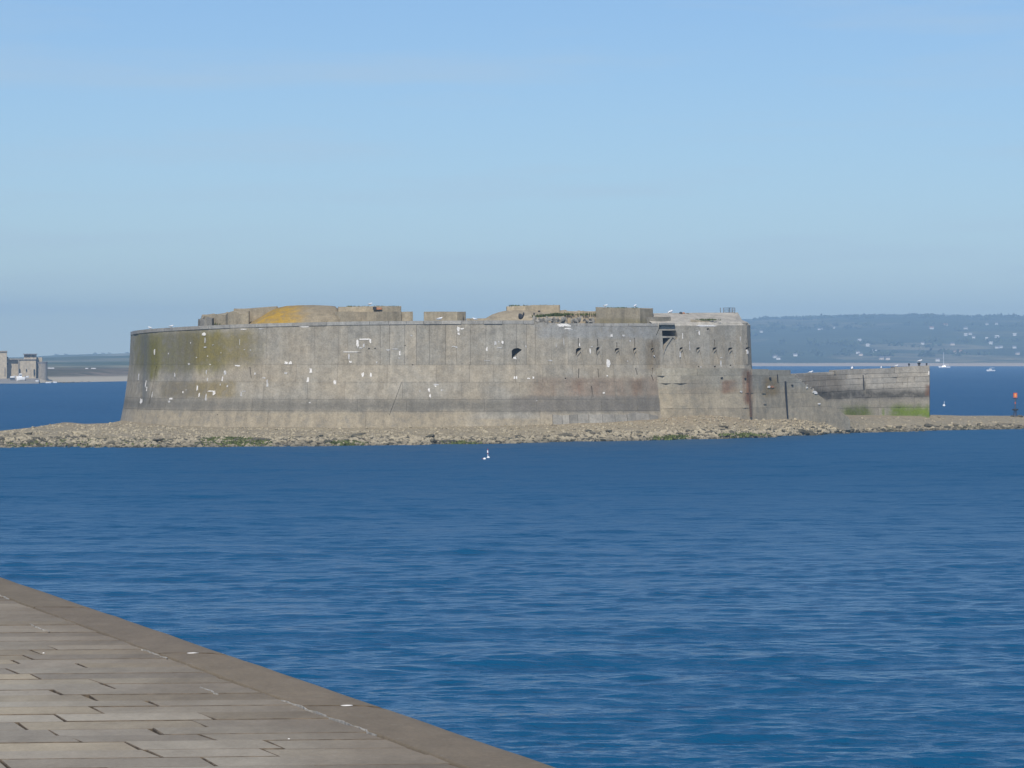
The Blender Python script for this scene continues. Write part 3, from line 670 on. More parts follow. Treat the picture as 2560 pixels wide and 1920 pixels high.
# blocks on the rampart -----------------------------------------------------
def prism(name, foot, ztop, zbot, mat, root, jag=0.0, step=0.8):
    """foot: plan points (x,y) counter-clockwise seen from above; ztop number or list per point"""
    if name == 'parapet_block': jag = jag * 1.4 + .05
    pts, zt = [], []
    n = len(foot); zl = ztop if hasattr(ztop, '__len__') else [ztop] * n
    for i in range(n):
        a, b = np.array(foot[i]), np.array(foot[(i + 1) % n]); L_ = np.hypot(*(b - a)); k = max(1, int(L_ / step)) if jag else 1
        for j in range(k):
            f_ = j / k; pts.append(a + (b - a) * f_ + (np.random.uniform(-jag, jag, 2) * 0.5 if jag and j else 0)); zt.append(zl[i] + (zl[(i + 1) % n] - zl[i]) * f_ - (random.uniform(0, jag) if jag else 0))
    bm = bmesh.new()
    lo = [bm.verts.new((p[0], p[1], zbot)) for p in pts]; hi = [bm.verts.new((p[0], p[1], z)) for p, z in zip(pts, zt)]
    k = len(pts)
    for i in range(k): bm.faces.new((lo[i], lo[(i + 1) % k], hi[(i + 1) % k], hi[i]))
    bm.faces.new(lo[::-1]); bm.faces.new(hi)
    bmesh.ops.triangulate(bm, faces=[f for f in bm.faces if len(f.verts) > 4])
    o = bm_obj(name, bm, mat); under(o, root); return o
np.random.seed(3)
WD = lambda px: float(FP.at(FP.s_of(px))[1])
def foot(*pp): return [(XP(a, d), d) for a, d in pp]
def wfoot(*pp): return foot(*[(a, WD(min(max(a, 340), 1860)) + o) for a, o in pp])
def zt_(y, d): return ZP(y, d)
# left broken block
Z_ = lambda y, px, o: ZP(y, WD(px) + o)
prism('parapet_block', wfoot((512, 2.6), (622, 2.2), (622, 8), (505, 8)), [Z_(787, 512, 2.6), Z_(773, 622, 2.2), Z_(772, 622, 8), Z_(786, 512, 8)], 10.6, M_BLOCK, fort, .30, .7)
prism('parapet_block', wfoot((584, 6), (692, 5), (692, 11), (584, 12)), [Z_(770.5, 584, 6), Z_(765.5, 692, 5), Z_(765, 692, 11), Z_(770, 584, 12)], 10.6, M_BLOCK, fort, .12)
prism('parapet_block', wfoot((500, 1.6), (530, 1.6), (530, 6), (504, 6)), [Z_(798, 500, 1.6), Z_(785.5, 530, 1.6), Z_(785.5, 530, 6), Z_(787, 504, 6)], 10.4, M_RUBBLE, fort, .34, .5)
# lichen mound: lofted hump
def mound(name, prof, o0, depth, mat, zb):
    V, Fc = [], []; m = len(prof)
    rows = [(0.0, 0.0), (0.12, 0.42), (0.35, 0.80), (0.65, 1.0), (1.0, 0.95)]
    for (u, h) in rows:
        for i, (px, py) in enumerate(prof):
            D = WD(px) + o0; z = ZP(py, D + depth * .65); V.append((XP(px, D + depth * .65), D + u * depth, zb + (z - zb) * h + 0.05 * (mnoise.noise(Vector((i * .9, u * 7, 0)))) * (h > 0)))
    for j in range(len(rows) - 1):
        for i in range(m - 1): a = j * m + i; Fc.append((a, a + 1, a + m + 1, a + m))
    o = mesh_obj(name, V, Fc, mat, smooth=True); under(o, fort); return o
mprof = [(612, 812), (628, 806), (648, 795), (668, 781), (690, 770), (715, 765.5), (745, 763.5), (785, 762.5), (822, 763.5), (838, 766), (846, 774), (852, 790), (856, 808)]
mound('lichen_mound', mprof, 1.2, 6.5, M_MOUND, 11.0)
# stepped block, middle left
prism('parapet_block', wfoot((838, 2.8), (941, 2.6), (1003, 4.2), (1003, 12), (842, 12)), Z_(778, 940, 2.6), 10.9, M_BLOCK, fort, .04)
prism('parapet_block', wfoot((846, 4.2), (943, 4.2), (1002.5, 5.6), (1002.5, 13), (846, 13)), [Z_(767, 846, 4), Z_(763.5, 943, 4), Z_(764.5, 1002, 5.6), Z_(764, 1002, 13), Z_(766, 846, 13)], 11.2, M_BLOCK, fort, .10)
prism('parapet_block', wfoot((1003.5, 4.5), (1032, 4.8), (1032, 10), (1003.5, 10)), Z_(778, 1010, 4.6), 10.9, M_BLOCK, fort, .03)
for (x, y, w, h) in [(937, 770.5, 8, 8), (945, 771, 7, 6), (951, 771, 7, 5)]:  # first piece: black block for the dark of the broken opening
    prism('brick_opening', wfoot((x - w / 2, 3.6), (x + w / 2, 3.6), (x + w / 2, 5), (x - w / 2, 5)), Z_(y - h / 2, x, 3.6), Z_(y + h / 2, x, 3.6), M_BRICK if x != 937 else M_IRON, fort, .08, .1)
# small block
prism('parapet_block', wfoot((1060, 4.5), (1143, 3.8), (1164, 5), (1164, 10), (1060, 10)), Z_(778.5, 1143, 3.8), 10.9, M_BLOCK, fort, .02)
prism('parapet_block', wfoot((1143, 3.5), (1157, 3.9), (1157, 5), (1143, 5)), Z_(779.5, 1150, 3.6), 10.9, M_BLOCK, fort, .02)
# mound with upper block, right
m2 = [(1195, 804), (1212, 797), (1230, 786), (1246, 780), (1262, 777), (1290, 775.5), (1330, 775), (1380, 775), (1400, 776), (1416, 784), (1420, 802)]
mound('earth_mound', m2, 2.0, 6.0, M_BLOCK, 11.0)
prism('parapet_block', wfoot((1267, 6.5), (1335, 5.4), (1399, 4.4), (1399, 11), (1267, 12)), [Z_(765, 1267, 6.5), Z_(762.5, 1335, 5.4), Z_(762.3, 1399, 4.4), Z_(762, 1399, 11), Z_(764.5, 1267, 12)], 11.0, M_BLOCK, fort, .05)
prism('parapet_block', wfoot((1166, 4.2), (1230, 4), (1230, 8), (1166, 8)), Z_(795, 1200, 4), 10.9, M_BLOCK, fort, .08)
# low torn wall behind
prism('parapet_block', wfoot((1399, 4.2), (1492, 3.0), (1492, 9), (1399, 9)), [Z_(773, 1399, 4.2), Z_(776, 1490, 3), Z_(776, 1490, 9), Z_(772, 1399, 9)], 10.9, M_BLOCK, fort, .22, .5)
# square block and its lower neighbours
prism('parapet_block', wfoot((1490, .9), (1600, 0.5), (1632, 1.6), (1632, 8), (1490, 9)), [Z_(768, 1490, .9), Z_(769.5, 1600, .5), Z_(770.8, 1632, 1.6), Z_(770, 1632, 8), Z_(767, 1490, 9)], 10.9, M_BLOCK, fort, .03)
prism('parapet_block', wfoot((1599, 1.2), (1640, .9), (1676, 1.0), (1676, 6), (1599, 6)), Z_(791, 1640, 1), 11.0, M_BLOCKD, fort, .04)
prism('lintel_slab', wfoot((1647, -.45), (1687, -.45), (1687, 2), (1647, 2)), Z_(807.5, 1667, -.4), Z_(812, 1667, -.4), M_COPE, fort, .02)
prism('parapet_block', wfoot((1727, .5), (1774, .5), (1774, 3), (1727, 3)), [Z_(798, 1727, .5), Z_(799, 1774, .5), Z_(799, 1774, 3), Z_(798, 1727, 3)], 11.2, M_BLOCK, fort, .1)
# black lumps standing in for a dark hollow, other dark shapes and a bush
def iron_lump(px, py, o_, w, h, name, mat):
    D = WD(px) + o_; bm = lump(1.0, px * .01, 2, (1, .7, 1), .35); o = bm_obj(name, bm, mat, smooth=False); mpp = D / F
    o.scale = (w * mpp / 2, w * mpp / 2, h * mpp / 2); o.parent = fort; o.location = Vector(P(px, py, D)) - ROOT
iron_lump(1302, 791, 1.6, 14, 15, 'dark_lump', M_IRON); iron_lump(1309, 785, 1.6, 4, 10, 'dark_lump', M_IRON)
iron_lump(1335, 784.5, 2.2, 4, 6, 'dark_lump', M_IRON); iron_lump(1348, 777.6, 4.8, 7, 3.5, 'dark_lump', M_IRON)

# casemate roof at the right end
def casemate():
    q0 = FP.s_of(1634); ss = [q0, FP.s_of(1800), FP.s_of(1868) - .6, FP.s_of(1868) + 1.6, FP.s_of(1868) + 9, FP.s_of(1868) + 17]
    rows = [(0.02, -0.36, 0), (-0.3, -0.02, 0), (-0.9, 0.20, 0), (-4.2, 0.98, 1), (-9, 0.98, 1), (-9, -1, 1)]
    V, Fc = [], []
    nn = [FP.nrm(ss[0]), FP.nrm(ss[1]), FP.nrm(ss[1]) * .8 + np.array([.45, -.1]), np.array([.9, -.45]), np.array([1, -.02]), np.array([1, 0])]
    for (o, dz, k) in rows:
        for i, q in enumerate(ss):
            p = FP.at(q); n = nn[i]; V.append((p[0] + n[0] * o * (.30 if i > 1 and k else 1), p[1] + n[1] * o, ZTOP(q) + dz))
    m = len(ss)
    for j in range(len(rows) - 1):
        for i in range(m - 1): a = j * m + i; Fc.append((a, a + 1, a + m + 1, a + m))
    o = mesh_obj('casemate_roof', V, Fc, M_ROOF); under(o, fort)
casemate()
for (x, y, w, h, m) in [(1702, 782.5, 8, 6, M_IRON), (1709, 783, 8, 6, M_BRICK), (1719, 784, 10, 4, M_RUBBLE)]:
    iron_lump(x, y, 4.6, w, h, 'roof_debris', m)

# railing on the casemate
def tube(bm, a, b, r, n=6):
    a, b = Vector(a), Vector(b); d = (b - a); u = d.orthogonal().normalized(); v = d.cross(u).normalized()
    A = [bm.verts.new(a + (u * math.cos(2 * math.pi * i / n) + v * math.sin(2 * math.pi * i / n)) * r) for i in range(n)]
    B = [bm.verts.new(b + (u * math.cos(2 * math.pi * i / n) + v * math.sin(2 * math.pi * i / n)) * r) for i in range(n)]
    for i in range(n): bm.faces.new((A[i], A[(i + 1) % n], B[(i + 1) % n], B[i]))
    bm.faces.new(A[::-1]); bm.faces.new(B)
rail = empty('railing', (0, 0, 0)); under(rail, fort)
def rod(name, a, b, r, mat, parent):
    bm = bmesh.new(); tube(bm, a, b, r); o = bm_obj(name, bm, mat); o.parent = parent; return o
for (x, d) in [(1801, 349), (1809, 350.5), (1823, 353), (1831, 350), (1837, 349)]:
    rod('post', P(x, 789, d), P(x, 769.5, d), 0.045, M_STEEL, rail)
for y in (770, 775, 780):
    rod('rail', P(1809, y, 350.5), P(1823, y, 353), 0.03, M_STEEL, rail); rod('rail', P(1823, y, 353), P(1837, y, 349), 0.035, M_STEEL, rail)

# tufts of grass on the rampart (one mass)
def tufts(name, spots, mat, label, cat, zoff=0.0, wid=0.06):
    V, Fc = [], []
    for (x, y, z, h, r, n) in spots:
        for i in range(n):
            a = random.uniform(0, 6.28); rr = r * math.sqrt(random.random()); bx, by = x + rr * math.cos(a), y + rr * math.sin(a)
            dx, dy = random.gauss(0, .35) * h, random.gauss(0, .35) * h; w = wid * random.uniform(.6, 1.4); b = random.uniform(0, 3.14); cx_, sx_ = math.cos(b) * w, math.sin(b) * w
            k = len(V); hh = h * random.uniform(.5, 1.1)
            V += [(bx - cx_, by - sx_, z + zoff), (bx + cx_, by + sx_, z + zoff), (bx + dx, by + dy, z + hh)]; Fc.append((k, k + 1, k + 2))
    return tag(mesh_obj(name, V, Fc, mat), label, cat, None, 'stuff')
sp = []
for i in range(26): x = random.uniform(1335, 1405); sp.append((XP(x, 337.2), 337.2, zt_(793.5 - (x - 1335) * .06, 337.2), .3, .35, 26))
for i in range(12): sp.append((XP(1391 + random.uniform(-7, 7), 337), 337, zt_(791, 337), .38, .3, 30))
for i in range(20): x = random.uniform(1410, 1488); sp.append((XP(x, 340.3), 340.3, zt_(788, 340.3), .3, .4, 14))
for i in range(20): x = random.uniform(525, 640); sp.append((XP(x, 343), 342.6, zt_(812 - (x - 525) * .02, 343), .28, .3, 10))
for i in range(10): x = random.uniform(1730, 1800); sp.append((XP(x, 344.5), 344.2, zt_(801, 344), .22, .3, 16))
for i in range(34):
    x = random.choice([random.uniform(855, 990), random.uniform(870, 990), random.uniform(1275, 1388), random.uniform(1497, 1590)]); o_ = 3.5 if x > 1450 else 6.5; yy = 772 if x < 600 else (766 if x < 1200 else (763.5 if 1265 < x < 1400 else (778 if x < 1300 else 769)))
    sp.append((XP(x, WD(x) + o_), WD(x) + o_, zt_(yy + 1.5, WD(x) + o_), .16, .35, 12))
tufts('grass', sp, M_GRASS, 'sparse green grass on top of the fort rampart', 'grass')

# ------------------------------------------------------------------ landing pier in front of the fort's right end
pier = tag(empty('landing_pier', (XP(1850, 349), 349, 0)), 'grey concrete landing pier with rust streaks joined to the fort', 'pier')
PD = lambda px: float(np.interp(px, [1600, 1650, 1700, 1870, 1980, 2112, 2160], [342.0, 339.5, 339.6, 344.0, 350.5, 357.0, 359.5]))
PP = Path([(XP(x, PD(x)), PD(x)) for x in np.linspace(1600, 2150, 60)]); PP.front = (0, 60)
POFF = lambda z: float(np.interp(z, [0, 2, 4.5, 7], [0.55, 0.4, 0.12, 0]))
def pier_right(z):           # the sloping broken end
    ya, yb = 937, 1046; za, zb = ZP(ya, 350.7), ZP(yb, 357)
    return PP.s_of(float(np.interp(z, [zb, za, 9], [2116, 1982, 1976])))
zA = ZP(921, 347); zA2 = ZP(925.5, 351); zB = ZP(938.5, 347); zC = ZP(957, 347); zD = ZP(982, 347)
def pier_core():
    z0, z1 = -0.8, zA - 0.35
    fr = []
    for z in (z0, 2.0, 4.5, z1):
        a = PP.s_of(1640); b = pier_right(z) - 0.4
        for q in (a, b):
            c = PP.at(q); n = PP.nrm(q); o = POFF(z) - 0.25; fr.append((c[0] + n[0] * o, c[1] + n[1] * o, z))
    bk = [(v[0] + (1.5 if i % 2 == 0 else -2.0), v[1] + 9, v[2]) for i, v in enumerate(fr)]
    V = fr + bk; Fc = []
    for j in range(3): a = 2 * j; Fc += [(a, a + 1, a + 3, a + 2), (8 + a, 8 + a + 2, 8 + a + 3, 8 + a + 1), (a + 1, 8 + a + 1, 8 + a + 3, a + 3), (a, a + 2, 8 + a + 2, 8 + a)]
    Fc += [(6, 7, 15, 14), (0, 8, 9, 1)]
    under(mesh_obj('pier_core', V, Fc, M_PIER), pier)
pier_core()
def pier_course(z0, z1, s0, width, proud, name='pier_block', th=0.4, mat=M_PIER, gap=.014, lower=True):
    """blocks whose last one is cut along the sloping end"""
    q = s0; e1 = pier_right(z0)
    while q < e1 - 0.3:
        w = width * random.uniform(.7, 1.3); e = min(q + w, e1)
        if e1 - e < 1.0 or e > pier_right(z1) - .7: e = e1
        if q > pier_right(z1) - .6 and q > s0: break
        V, Fc = panel(PP, q + gap / 2, e - gap / 2, z0, z1, POFF, random.uniform(*proud), th, 2.0, 0.3, pier_right)
        under(mesh_obj(name, V, Fc, mat), pier); q = e
s16 = PP.s_of(1612)
for (x0, x1, y) in [(1612, 1742, 920.5), (1742, 1878, 921), (1879, 1921, 923), (1921, 1976, 925)]:
    V, Fc = panel(PP, PP.s_of(x0) + .02, PP.s_of(x1) - .02, zB + .006, ZP(y, PD((x0 + x1) / 2)), POFF, random.uniform(.005, .025), 1.3)
    under(mesh_obj('pier_block', V, Fc, M_PIER), pier)
pier_course(zC + .006, zB - .006, s16, 4.2, (0, .02)); pier_course(zD + .006, zC - .006, s16, 5.0, (0, .02)); pier_course(2.9, zD - .006, s16, 7, (0.01, .02)); pier_course(0.4, 2.888, s16, 7.5, (0.01, .02))
# raised black strip for the dark of an expansion slot, iron stair rail fixings
def strip(px, y0, y1, w, mat, name, root, path, off, lift=.09, px2=None):
    V = []; 
    for (x, y) in [(px - w / 2, y0), (px + w / 2, y0), ((px2 or px) + w / 2, y1), ((px2 or px) - w / 2, y1)]:
        for d in (lift, -.1):
            q = path.s_of(x); c = path.at(q); z = ZP(y, c[1]); n = path.nrm(q); o = off(z) + d; V.append((c[0] + n[0] * o, c[1] + n[1] * o, z))
    Fc = [(0, 2, 4, 6), (1, 7, 5, 3), (0, 1, 3, 2), (2, 3, 5, 4), (4, 5, 7, 6), (6, 7, 1, 0)]
    under(mesh_obj(name, V, Fc, mat), root)
strip(1961, 953, 1046, 3.0, M_IRON, 'dark_strip', pier, PP, POFF, px2=1959.5)
strip(1942, 936, 955, 1.2, M_IRON, 'dark_strip', pier, PP, POFF)
strip(1870, 930, 1043, 1.3, M_RUSTY, 'rusty_drainpipe', pier, PP, POFF, .12)
for (x, y, w, h, m) in [(1923, 946, 5, 7, M_IRON), (1862, 947, 4, 5, M_IRON), (1803, 945, 6, 5, M_IRON), (1919, 967, 8, 6, M_PLASTER), (1928, 967, 12, 5, M_BRICK), (1850, 979, 7, 5, M_PLGREY), (2032, 979, 12, 5, M_PLASTER), (2036, 983, 9, 5, M_PLASTER), (2014, 969, 5, 4, M_PLASTER), (2042, 1009.5, 7, 3.5, M_PLASTER), (1978, 963, 5, 4, M_IRON), (1905, 983, 10, 2, M_BLOCKD), (1906, 1010, 8, 2, M_BLOCKD)]:
    patch(x, y, w, h, m, pier, PP, POFF, 'wall_fitting' if m in (M_IRON, M_BRICK) else 'plaster_and_lit_patch', .1)
# broken rubble along the sloping scar
for i in range(9):
    f_ = (i / 8) ** 1.3 * .5; x = 1986 + f_ * 92 + random.uniform(-5, 3); y = 938 + f_ * 75 + random.uniform(-2, 3); d = PD(x) - 0.1
    o = bpy.data.objects.new('rubble_stone', random.choice(RUB)); COL.objects.link(o); r = random.uniform(.10, .22); o.scale = (r, r, r); o.rotation_euler = [random.uniform(0, 6) for _ in range(3)]
    o.parent = pier; o.location = Vector(P(x, y, d + random.uniform(0, 1.0))) - Vector(pier.location)

# ------------------------------------------------------------------ curved harbour wall
harb = tag(empty('harbour_wall', (XP(2200, 376), 376, 0)), 'curved coursed masonry harbour wall with green algae at its foot', 'wall')
HPp = [(1975, 375), (2060, 380.5), (2160, 385), (2240, 386.5), (2324, 386)]
_t = np.linspace(0, 1, 80); _hx = np.interp(_t * (len(HPp) - 1), range(len(HPp)), [p[0] for p in HPp]); _hd = np.interp(_t * (len(HPp) - 1), range(len(HPp)), [p[1] for p in HPp])
HP = Path([(XP(a, d), d) for a, d in zip(_hx, _hd)]); HP.front = (0, 80)
HOFF = lambda z: float(np.interp(z, [0, 7.5], [0.75, 0]))
def hz_at(px, py):
    d = float(np.interp(px, [p[0] for p in HPp], [p[1] for p in HPp])); return ZP(py, d)
sH = lambda px: HP.s_of(px)
def line(y0, y1):            # a bed joint running from photo row y0 (left) to y1 (right)
    a, b = hz_at(1990, y0), hz_at(2324, y1); s0, s1 = sH(1990), sH(2324)
    return lambda q, a=a, b=b, s0=s0, s1=s1: a + (b - a) * (q - s0) / (s1 - s0)
T0, T1, T2, T3, T4, T5, T6 = line(931, 915), line(941, 931), line(954, 941), line(970, 954), line(986, 968), line(1001, 990), line(1023, 1018)
def harb_course(lo, hi, px0, px1, w, th=.5, name='stone_block', gap=.035):
    course(HP, HOFF, sH(px0), sH(px1), (lambda q: lo(q) + .015), (lambda q: hi(q) - .015), lambda q: w, name, M_HARB, harb, (0, .05), gap, th, False, .6)
bot = lambda q: 0.6
zUp = lambda q: float(np.interp(q, [sH(2090), sH(2234.9), sH(2235), sH(2324)], [hz_at(2090, 925), hz_at(2235, 920), hz_at(2235, 917), hz_at(2324, 913.2)]))
zLow = lambda q: float(np.interp(q, [sH(1978), sH(2089)], [hz_at(1978, 935), hz_at(2089, 929.5)]))
harb_course(T1, zLow, 1978, 2088, 2.6, 1.2); harb_course(T1, zUp, 2090, 2235, 3.2, 1.2); harb_course(T1, zUp, 2235.5, 2324, 3.2, 1.2)
harb_course(T2, T1, 1978, 2324, 3.4); harb_course(T3, T2, 1978, 2324, 2.6); harb_course(T4, T3, 1978, 2324, 3.2); harb_course(T5, T4, 1978, 2324, 3.6); harb_course(T6, T5, 1978, 2324, 4.4); harb_course(bot, T6, 1978, 2324, 4.6)
V, Fc = panel(HP, 0.2, HP.L - .03, -0.6, lambda q: (zUp(q) if q > sH(2090) else zLow(q)) - .4, HOFF, -0.2, 5.0, 2.0, 2.0); under(mesh_obj('wall_core', V, Fc, M_HARB), harb)
strip(2154, 937, 975, 2.2, M_IRON, 'dark_strip', harb, HP, HOFF, .08); strip(2157, 952, 985, 4, M_BLOCKD, 'dark_strip', harb, HP, HOFF, .07)
strip(2083.5, 927, 936, 4, M_BLOCKD, 'dark_strip', harb, HP, HOFF, .1)
strip(2322, 928, 937, 2.6, M_PLASTER, 'plaster_and_lit_patch', harb, HP, HOFF, .1)
strip(2269, 945, 975, 1.2, M_BLOCKD, 'dark_strip', harb, HP, HOFF, .07)

# bollards on the wall head
def bollard(px, py, h, w, label):
    d = float(np.interp(px, _hx, _hd)) + 1.0; root = empty('bollard', (XP(px, d), d, ZP(py, d))); mpp = d / F
    bm = bmesh.new(); r = w * mpp / 2
    prof = [(0.9, 0), (0.75, .15), (0.6, .5), (0.8, .68), (1.1, .78), (1.1, .92), (0.7, 1.0)]; k = 12; rings = []
    for (a, z) in prof: rings.append([bm.verts.new((a * r * math.cos(6.283 * i / k), a * r * math.sin(6.283 * i / k), z * h * mpp)) for i in range(k)])
    for j in range(len(prof) - 1):
        for i in range(k): bm.faces.new((rings[j][i], rings[j][(i + 1) % k], rings[j + 1][(i + 1) % k], rings[j + 1][i]))
    bm.faces.new(rings[-1]); bm.faces.new(rings[0][::-1])
    o = bm_obj('post', bm, M_IRON, root); tag(root, label, 'bollard', 'bollards on the harbour wall head')
    bm = bmesh.new(); tube(bm, (-1.3 * r, 0, .6 * h * mpp), (1.3 * r, 0, .6 * h * mpp), .22 * r); bm_obj('cross_bar', bm, M_IRON, root)
bollard(2272.5, 915.5, 7, 4.5, 'small black iron bollard furthest from the end of the harbour wall')
bollard(2297.5, 914.5, 8, 7, 'stout black iron bollard with a gull on it, on the harbour wall')
bollard(2316.5, 913.8, 6, 4.5, 'small black iron bollard at the very end of the harbour wall')

# ------------------------------------------------------------------ gulls
def gull_mesh():
    bm = bmesh.new(); k = 10
    sec = [(-.24, .02, .012, .10), (-.17, .045, .03, .11), (-.07, .075, .07, .12), (.03, .08, .085, .125), (.10, .065, .075, .145), (.145, .042, .045, .18), (.165, .04, .042, .205), (.20, .034, .034, .212), (.225, .014, .014, .208)]
    rings = [[bm.verts.new((x, ry * math.cos(6.283 * i / k), z + rz * math.sin(6.283 * i / k))) for i in range(k)] for (x, ry, rz, z) in sec]
    for j in range(len(sec) - 1):
        for i in range(k): bm.faces.new((rings[j][i], rings[j][(i + 1) % k], rings[j + 1][(i + 1) % k], rings[j + 1][i]))
    bm.faces.new(rings[-1]); bm.faces.new(rings[0][::-1]); bmesh.ops.recalc_face_normals(bm, faces=bm.faces[:])
    me = bpy.data.meshes.new('body'); bm.to_mesh(me); bm.free(); me.polygons.foreach_set('use_smooth', [True] * len(me.polygons)); me.materials.append(M_GULL)
    def part(name, fn, mat):
        b = bmesh.new(); fn(b); bmesh.ops.recalc_face_normals(b, faces=b.faces[:]); m = bpy.data.meshes.new(name); b.to_mesh(m); b.free(); m.materials.append(mat); return m
    def wing(b, sgn):
        pts = [(.09, .075, .17), (-.06, .082, .165), (-.27, .03, .115), (-.05, .085, .11), (.07, .082, .12)]
        A = [b.verts.new((x, y * sgn, z)) for x, y, z in pts]; B = [b.verts.new((x, (y + .012) * sgn, z)) for x, y, z in pts]
        b.faces.new(A); b.faces.new(B[::-1])
        for i in range(5): b.faces.new((A[i], A[(i + 1) % 5], B[(i + 1) % 5], B[i]))
    return me, part('wing', lambda b: wing(b, 1), M_GULLW), part('wing', lambda b: wing(b, -1), M_GULLW), part('beak', lambda b: tube(b, (.22, 0, .208), (.262, 0, .20), .008, 5), M_YEL), part('leg', lambda b: tube(b, (0.0, .03, .06), (.01, .03, 0), .006, 5), M_YEL), part('leg', lambda b: tube(b, (0.0, -.03, .06), (.01, -.03, 0), .006, 5), M_YEL)
GM = gull_mesh()
def gull(p, yaw, scale, label):
    root = empty('gull', p); root.rotation_euler = (0, 0, yaw); root.scale = (scale,) * 3
    for nm, me in zip(('body', 'wing', 'wing', 'beak', 'leg', 'leg'), GM):
        o = bpy.data.objects.new(nm, me); COL.objects.link(o); o.parent = root
    tag(root, label, 'gull', 'white gulls resting around the fort')
def gull_on_wall(px, yaw, label, dz=0.02, inset=.25, sc=1.15):
    q = FP.s_of(px); c = FP.at(q); n = FP.nrm(q); gull((c[0] - n[0] * inset, c[1] - n[1] * inset, ZTOP(q) + dz), yaw, sc, label)
gull_on_wall(370, 2.6, 'white gull on the coping at the outer left corner of the fort')
gull_on_wall(422, .3, 'white gull on the coping between the corner gull and the broken block')
gull_on_wall(1098, .2, 'white gull sitting on the coping in front of the low square block', sc=1.5)
gull_on_wall(1188, 3.3, 'white gull on the coping between the low block and the earth mound')
gull(P(925, 763.2, 343), .4, 1.1, 'white gull on top of the stepped block beside the lichen mound')
gull(P(1513, 767.6, 340), .2, 1.1, 'white gull standing on the big square block, its plain end')
gull(P(1588, 768.6, 340), 1.2, 1.3, 'pale gull standing on the big square block near its dark side')
gull(P(1675.5, 786.2, 347), 1.0, 1.9, 'large white gull on the sunlit casemate roof by the debris')
gull(P(2026, 934.0, 379.3), .2, 1.3, 'white gull on the low end of the harbour wall above the scar')
gull(P(2130, 925.2, 384.5), 1.4, 1.7, 'upright white gull on the raised part of the harbour wall')
gull(P(2203, 922, 386.8), 1.4, 1.2, 'pale gull beyond the upright one on the harbour wall')
gull(P(2240, 918, 387), .2, 1.2, 'white gull at the step of the harbour wall parapet')
gull(P(2299, 906.7, 387.2), .5, 1.5, 'white gull perched on the stout black bollard')

# ------------------------------------------------------------------ loose shore stones
def rocks_stuff(name, count, rmin, rmax, mat, label, density, sub=1, seed=0, cat='stones', mid=.75):
    bm = bmesh.new(); bmesh.ops.create_icosphere(bm, subdivisions=sub, radius=1.0)
    base = np.array([v.co[:] for v in bm.verts]); bm.faces.ensure_lookup_table(); tri = np.array([[v.index for v in f.verts] for f in bm.faces]); bm.free()
    r_ = np.random.default_rng(seed)
    X = r_.uniform(-52, 76, count * 3); u = r_.random(count * 3)
    ys = np.interp(X, shX, shY); yc = np.interp(X, crX, crY); Y = ys + density(u, X) * (yc - ys)
    keep = r_.random(len(X)) < np.where(X > 34, .10, np.where(X < -22, 1.0, mid)); X, Y = X[keep][:count], Y[keep][:count]
    H = beach_h(X, Y); n = len(X)
    rad = rmin + (rmax - rmin) * r_.random(n) ** 2.5
    V = np.empty((n, len(base), 3))
    jit = 1 + 0.38 * (r_.random((n, len(base), 1)) - .5) * 2
    sc = np.stack([r_.uniform(.8, 1.4, n), r_.uniform(.7, 1.2, n), r_.uniform(.45, .9, n)], 1)
    P0 = base[None] * jit * (rad[:, None] * sc)[:, None, :]
    a = r_.uniform(0, 6.28, n); ca, sa_ = np.cos(a)[:, None], np.sin(a)[:, None]
    V[:, :, 0] = P0[:, :, 0] * ca - P0[:, :, 1] * sa_ + X[:, None]; V[:, :, 1] = P0[:, :, 0] * sa_ + P0[:, :, 1] * ca + Y[:, None]; V[:, :, 2] = P0[:, :, 2] + (H + rad * .15)[:, None]
    T = tri[None] + (np.arange(n) * len(base))[:, None, None]
    o = mesh_obj(name, V.reshape(-1, 3).tolist(), T.reshape(-1, 3).tolist(), mat)
    return tag(o, label, cat, None, 'stuff')
rocks_stuff('shore_stones', 12000, .05, .19, M_ROCK, 'pale loose stones strewn over the shingle beach', lambda u, X: -.03 + 1.0 * u ** 1.7, 1, 5)
rocks_stuff('waterline_stones', 6000, .10, .34, M_ROCK, 'larger weathered stones along the waterline', lambda u, X: -.02 + .34 * u ** 1.4, 1, 6)
rocks_stuff('wet_stones', 3400, .10, .32, M_ROCKD, 'dark wet weedy stones along the waterline', lambda u, X: -.03 + .40 * u ** 1.5, 1, 8, mid=.3)
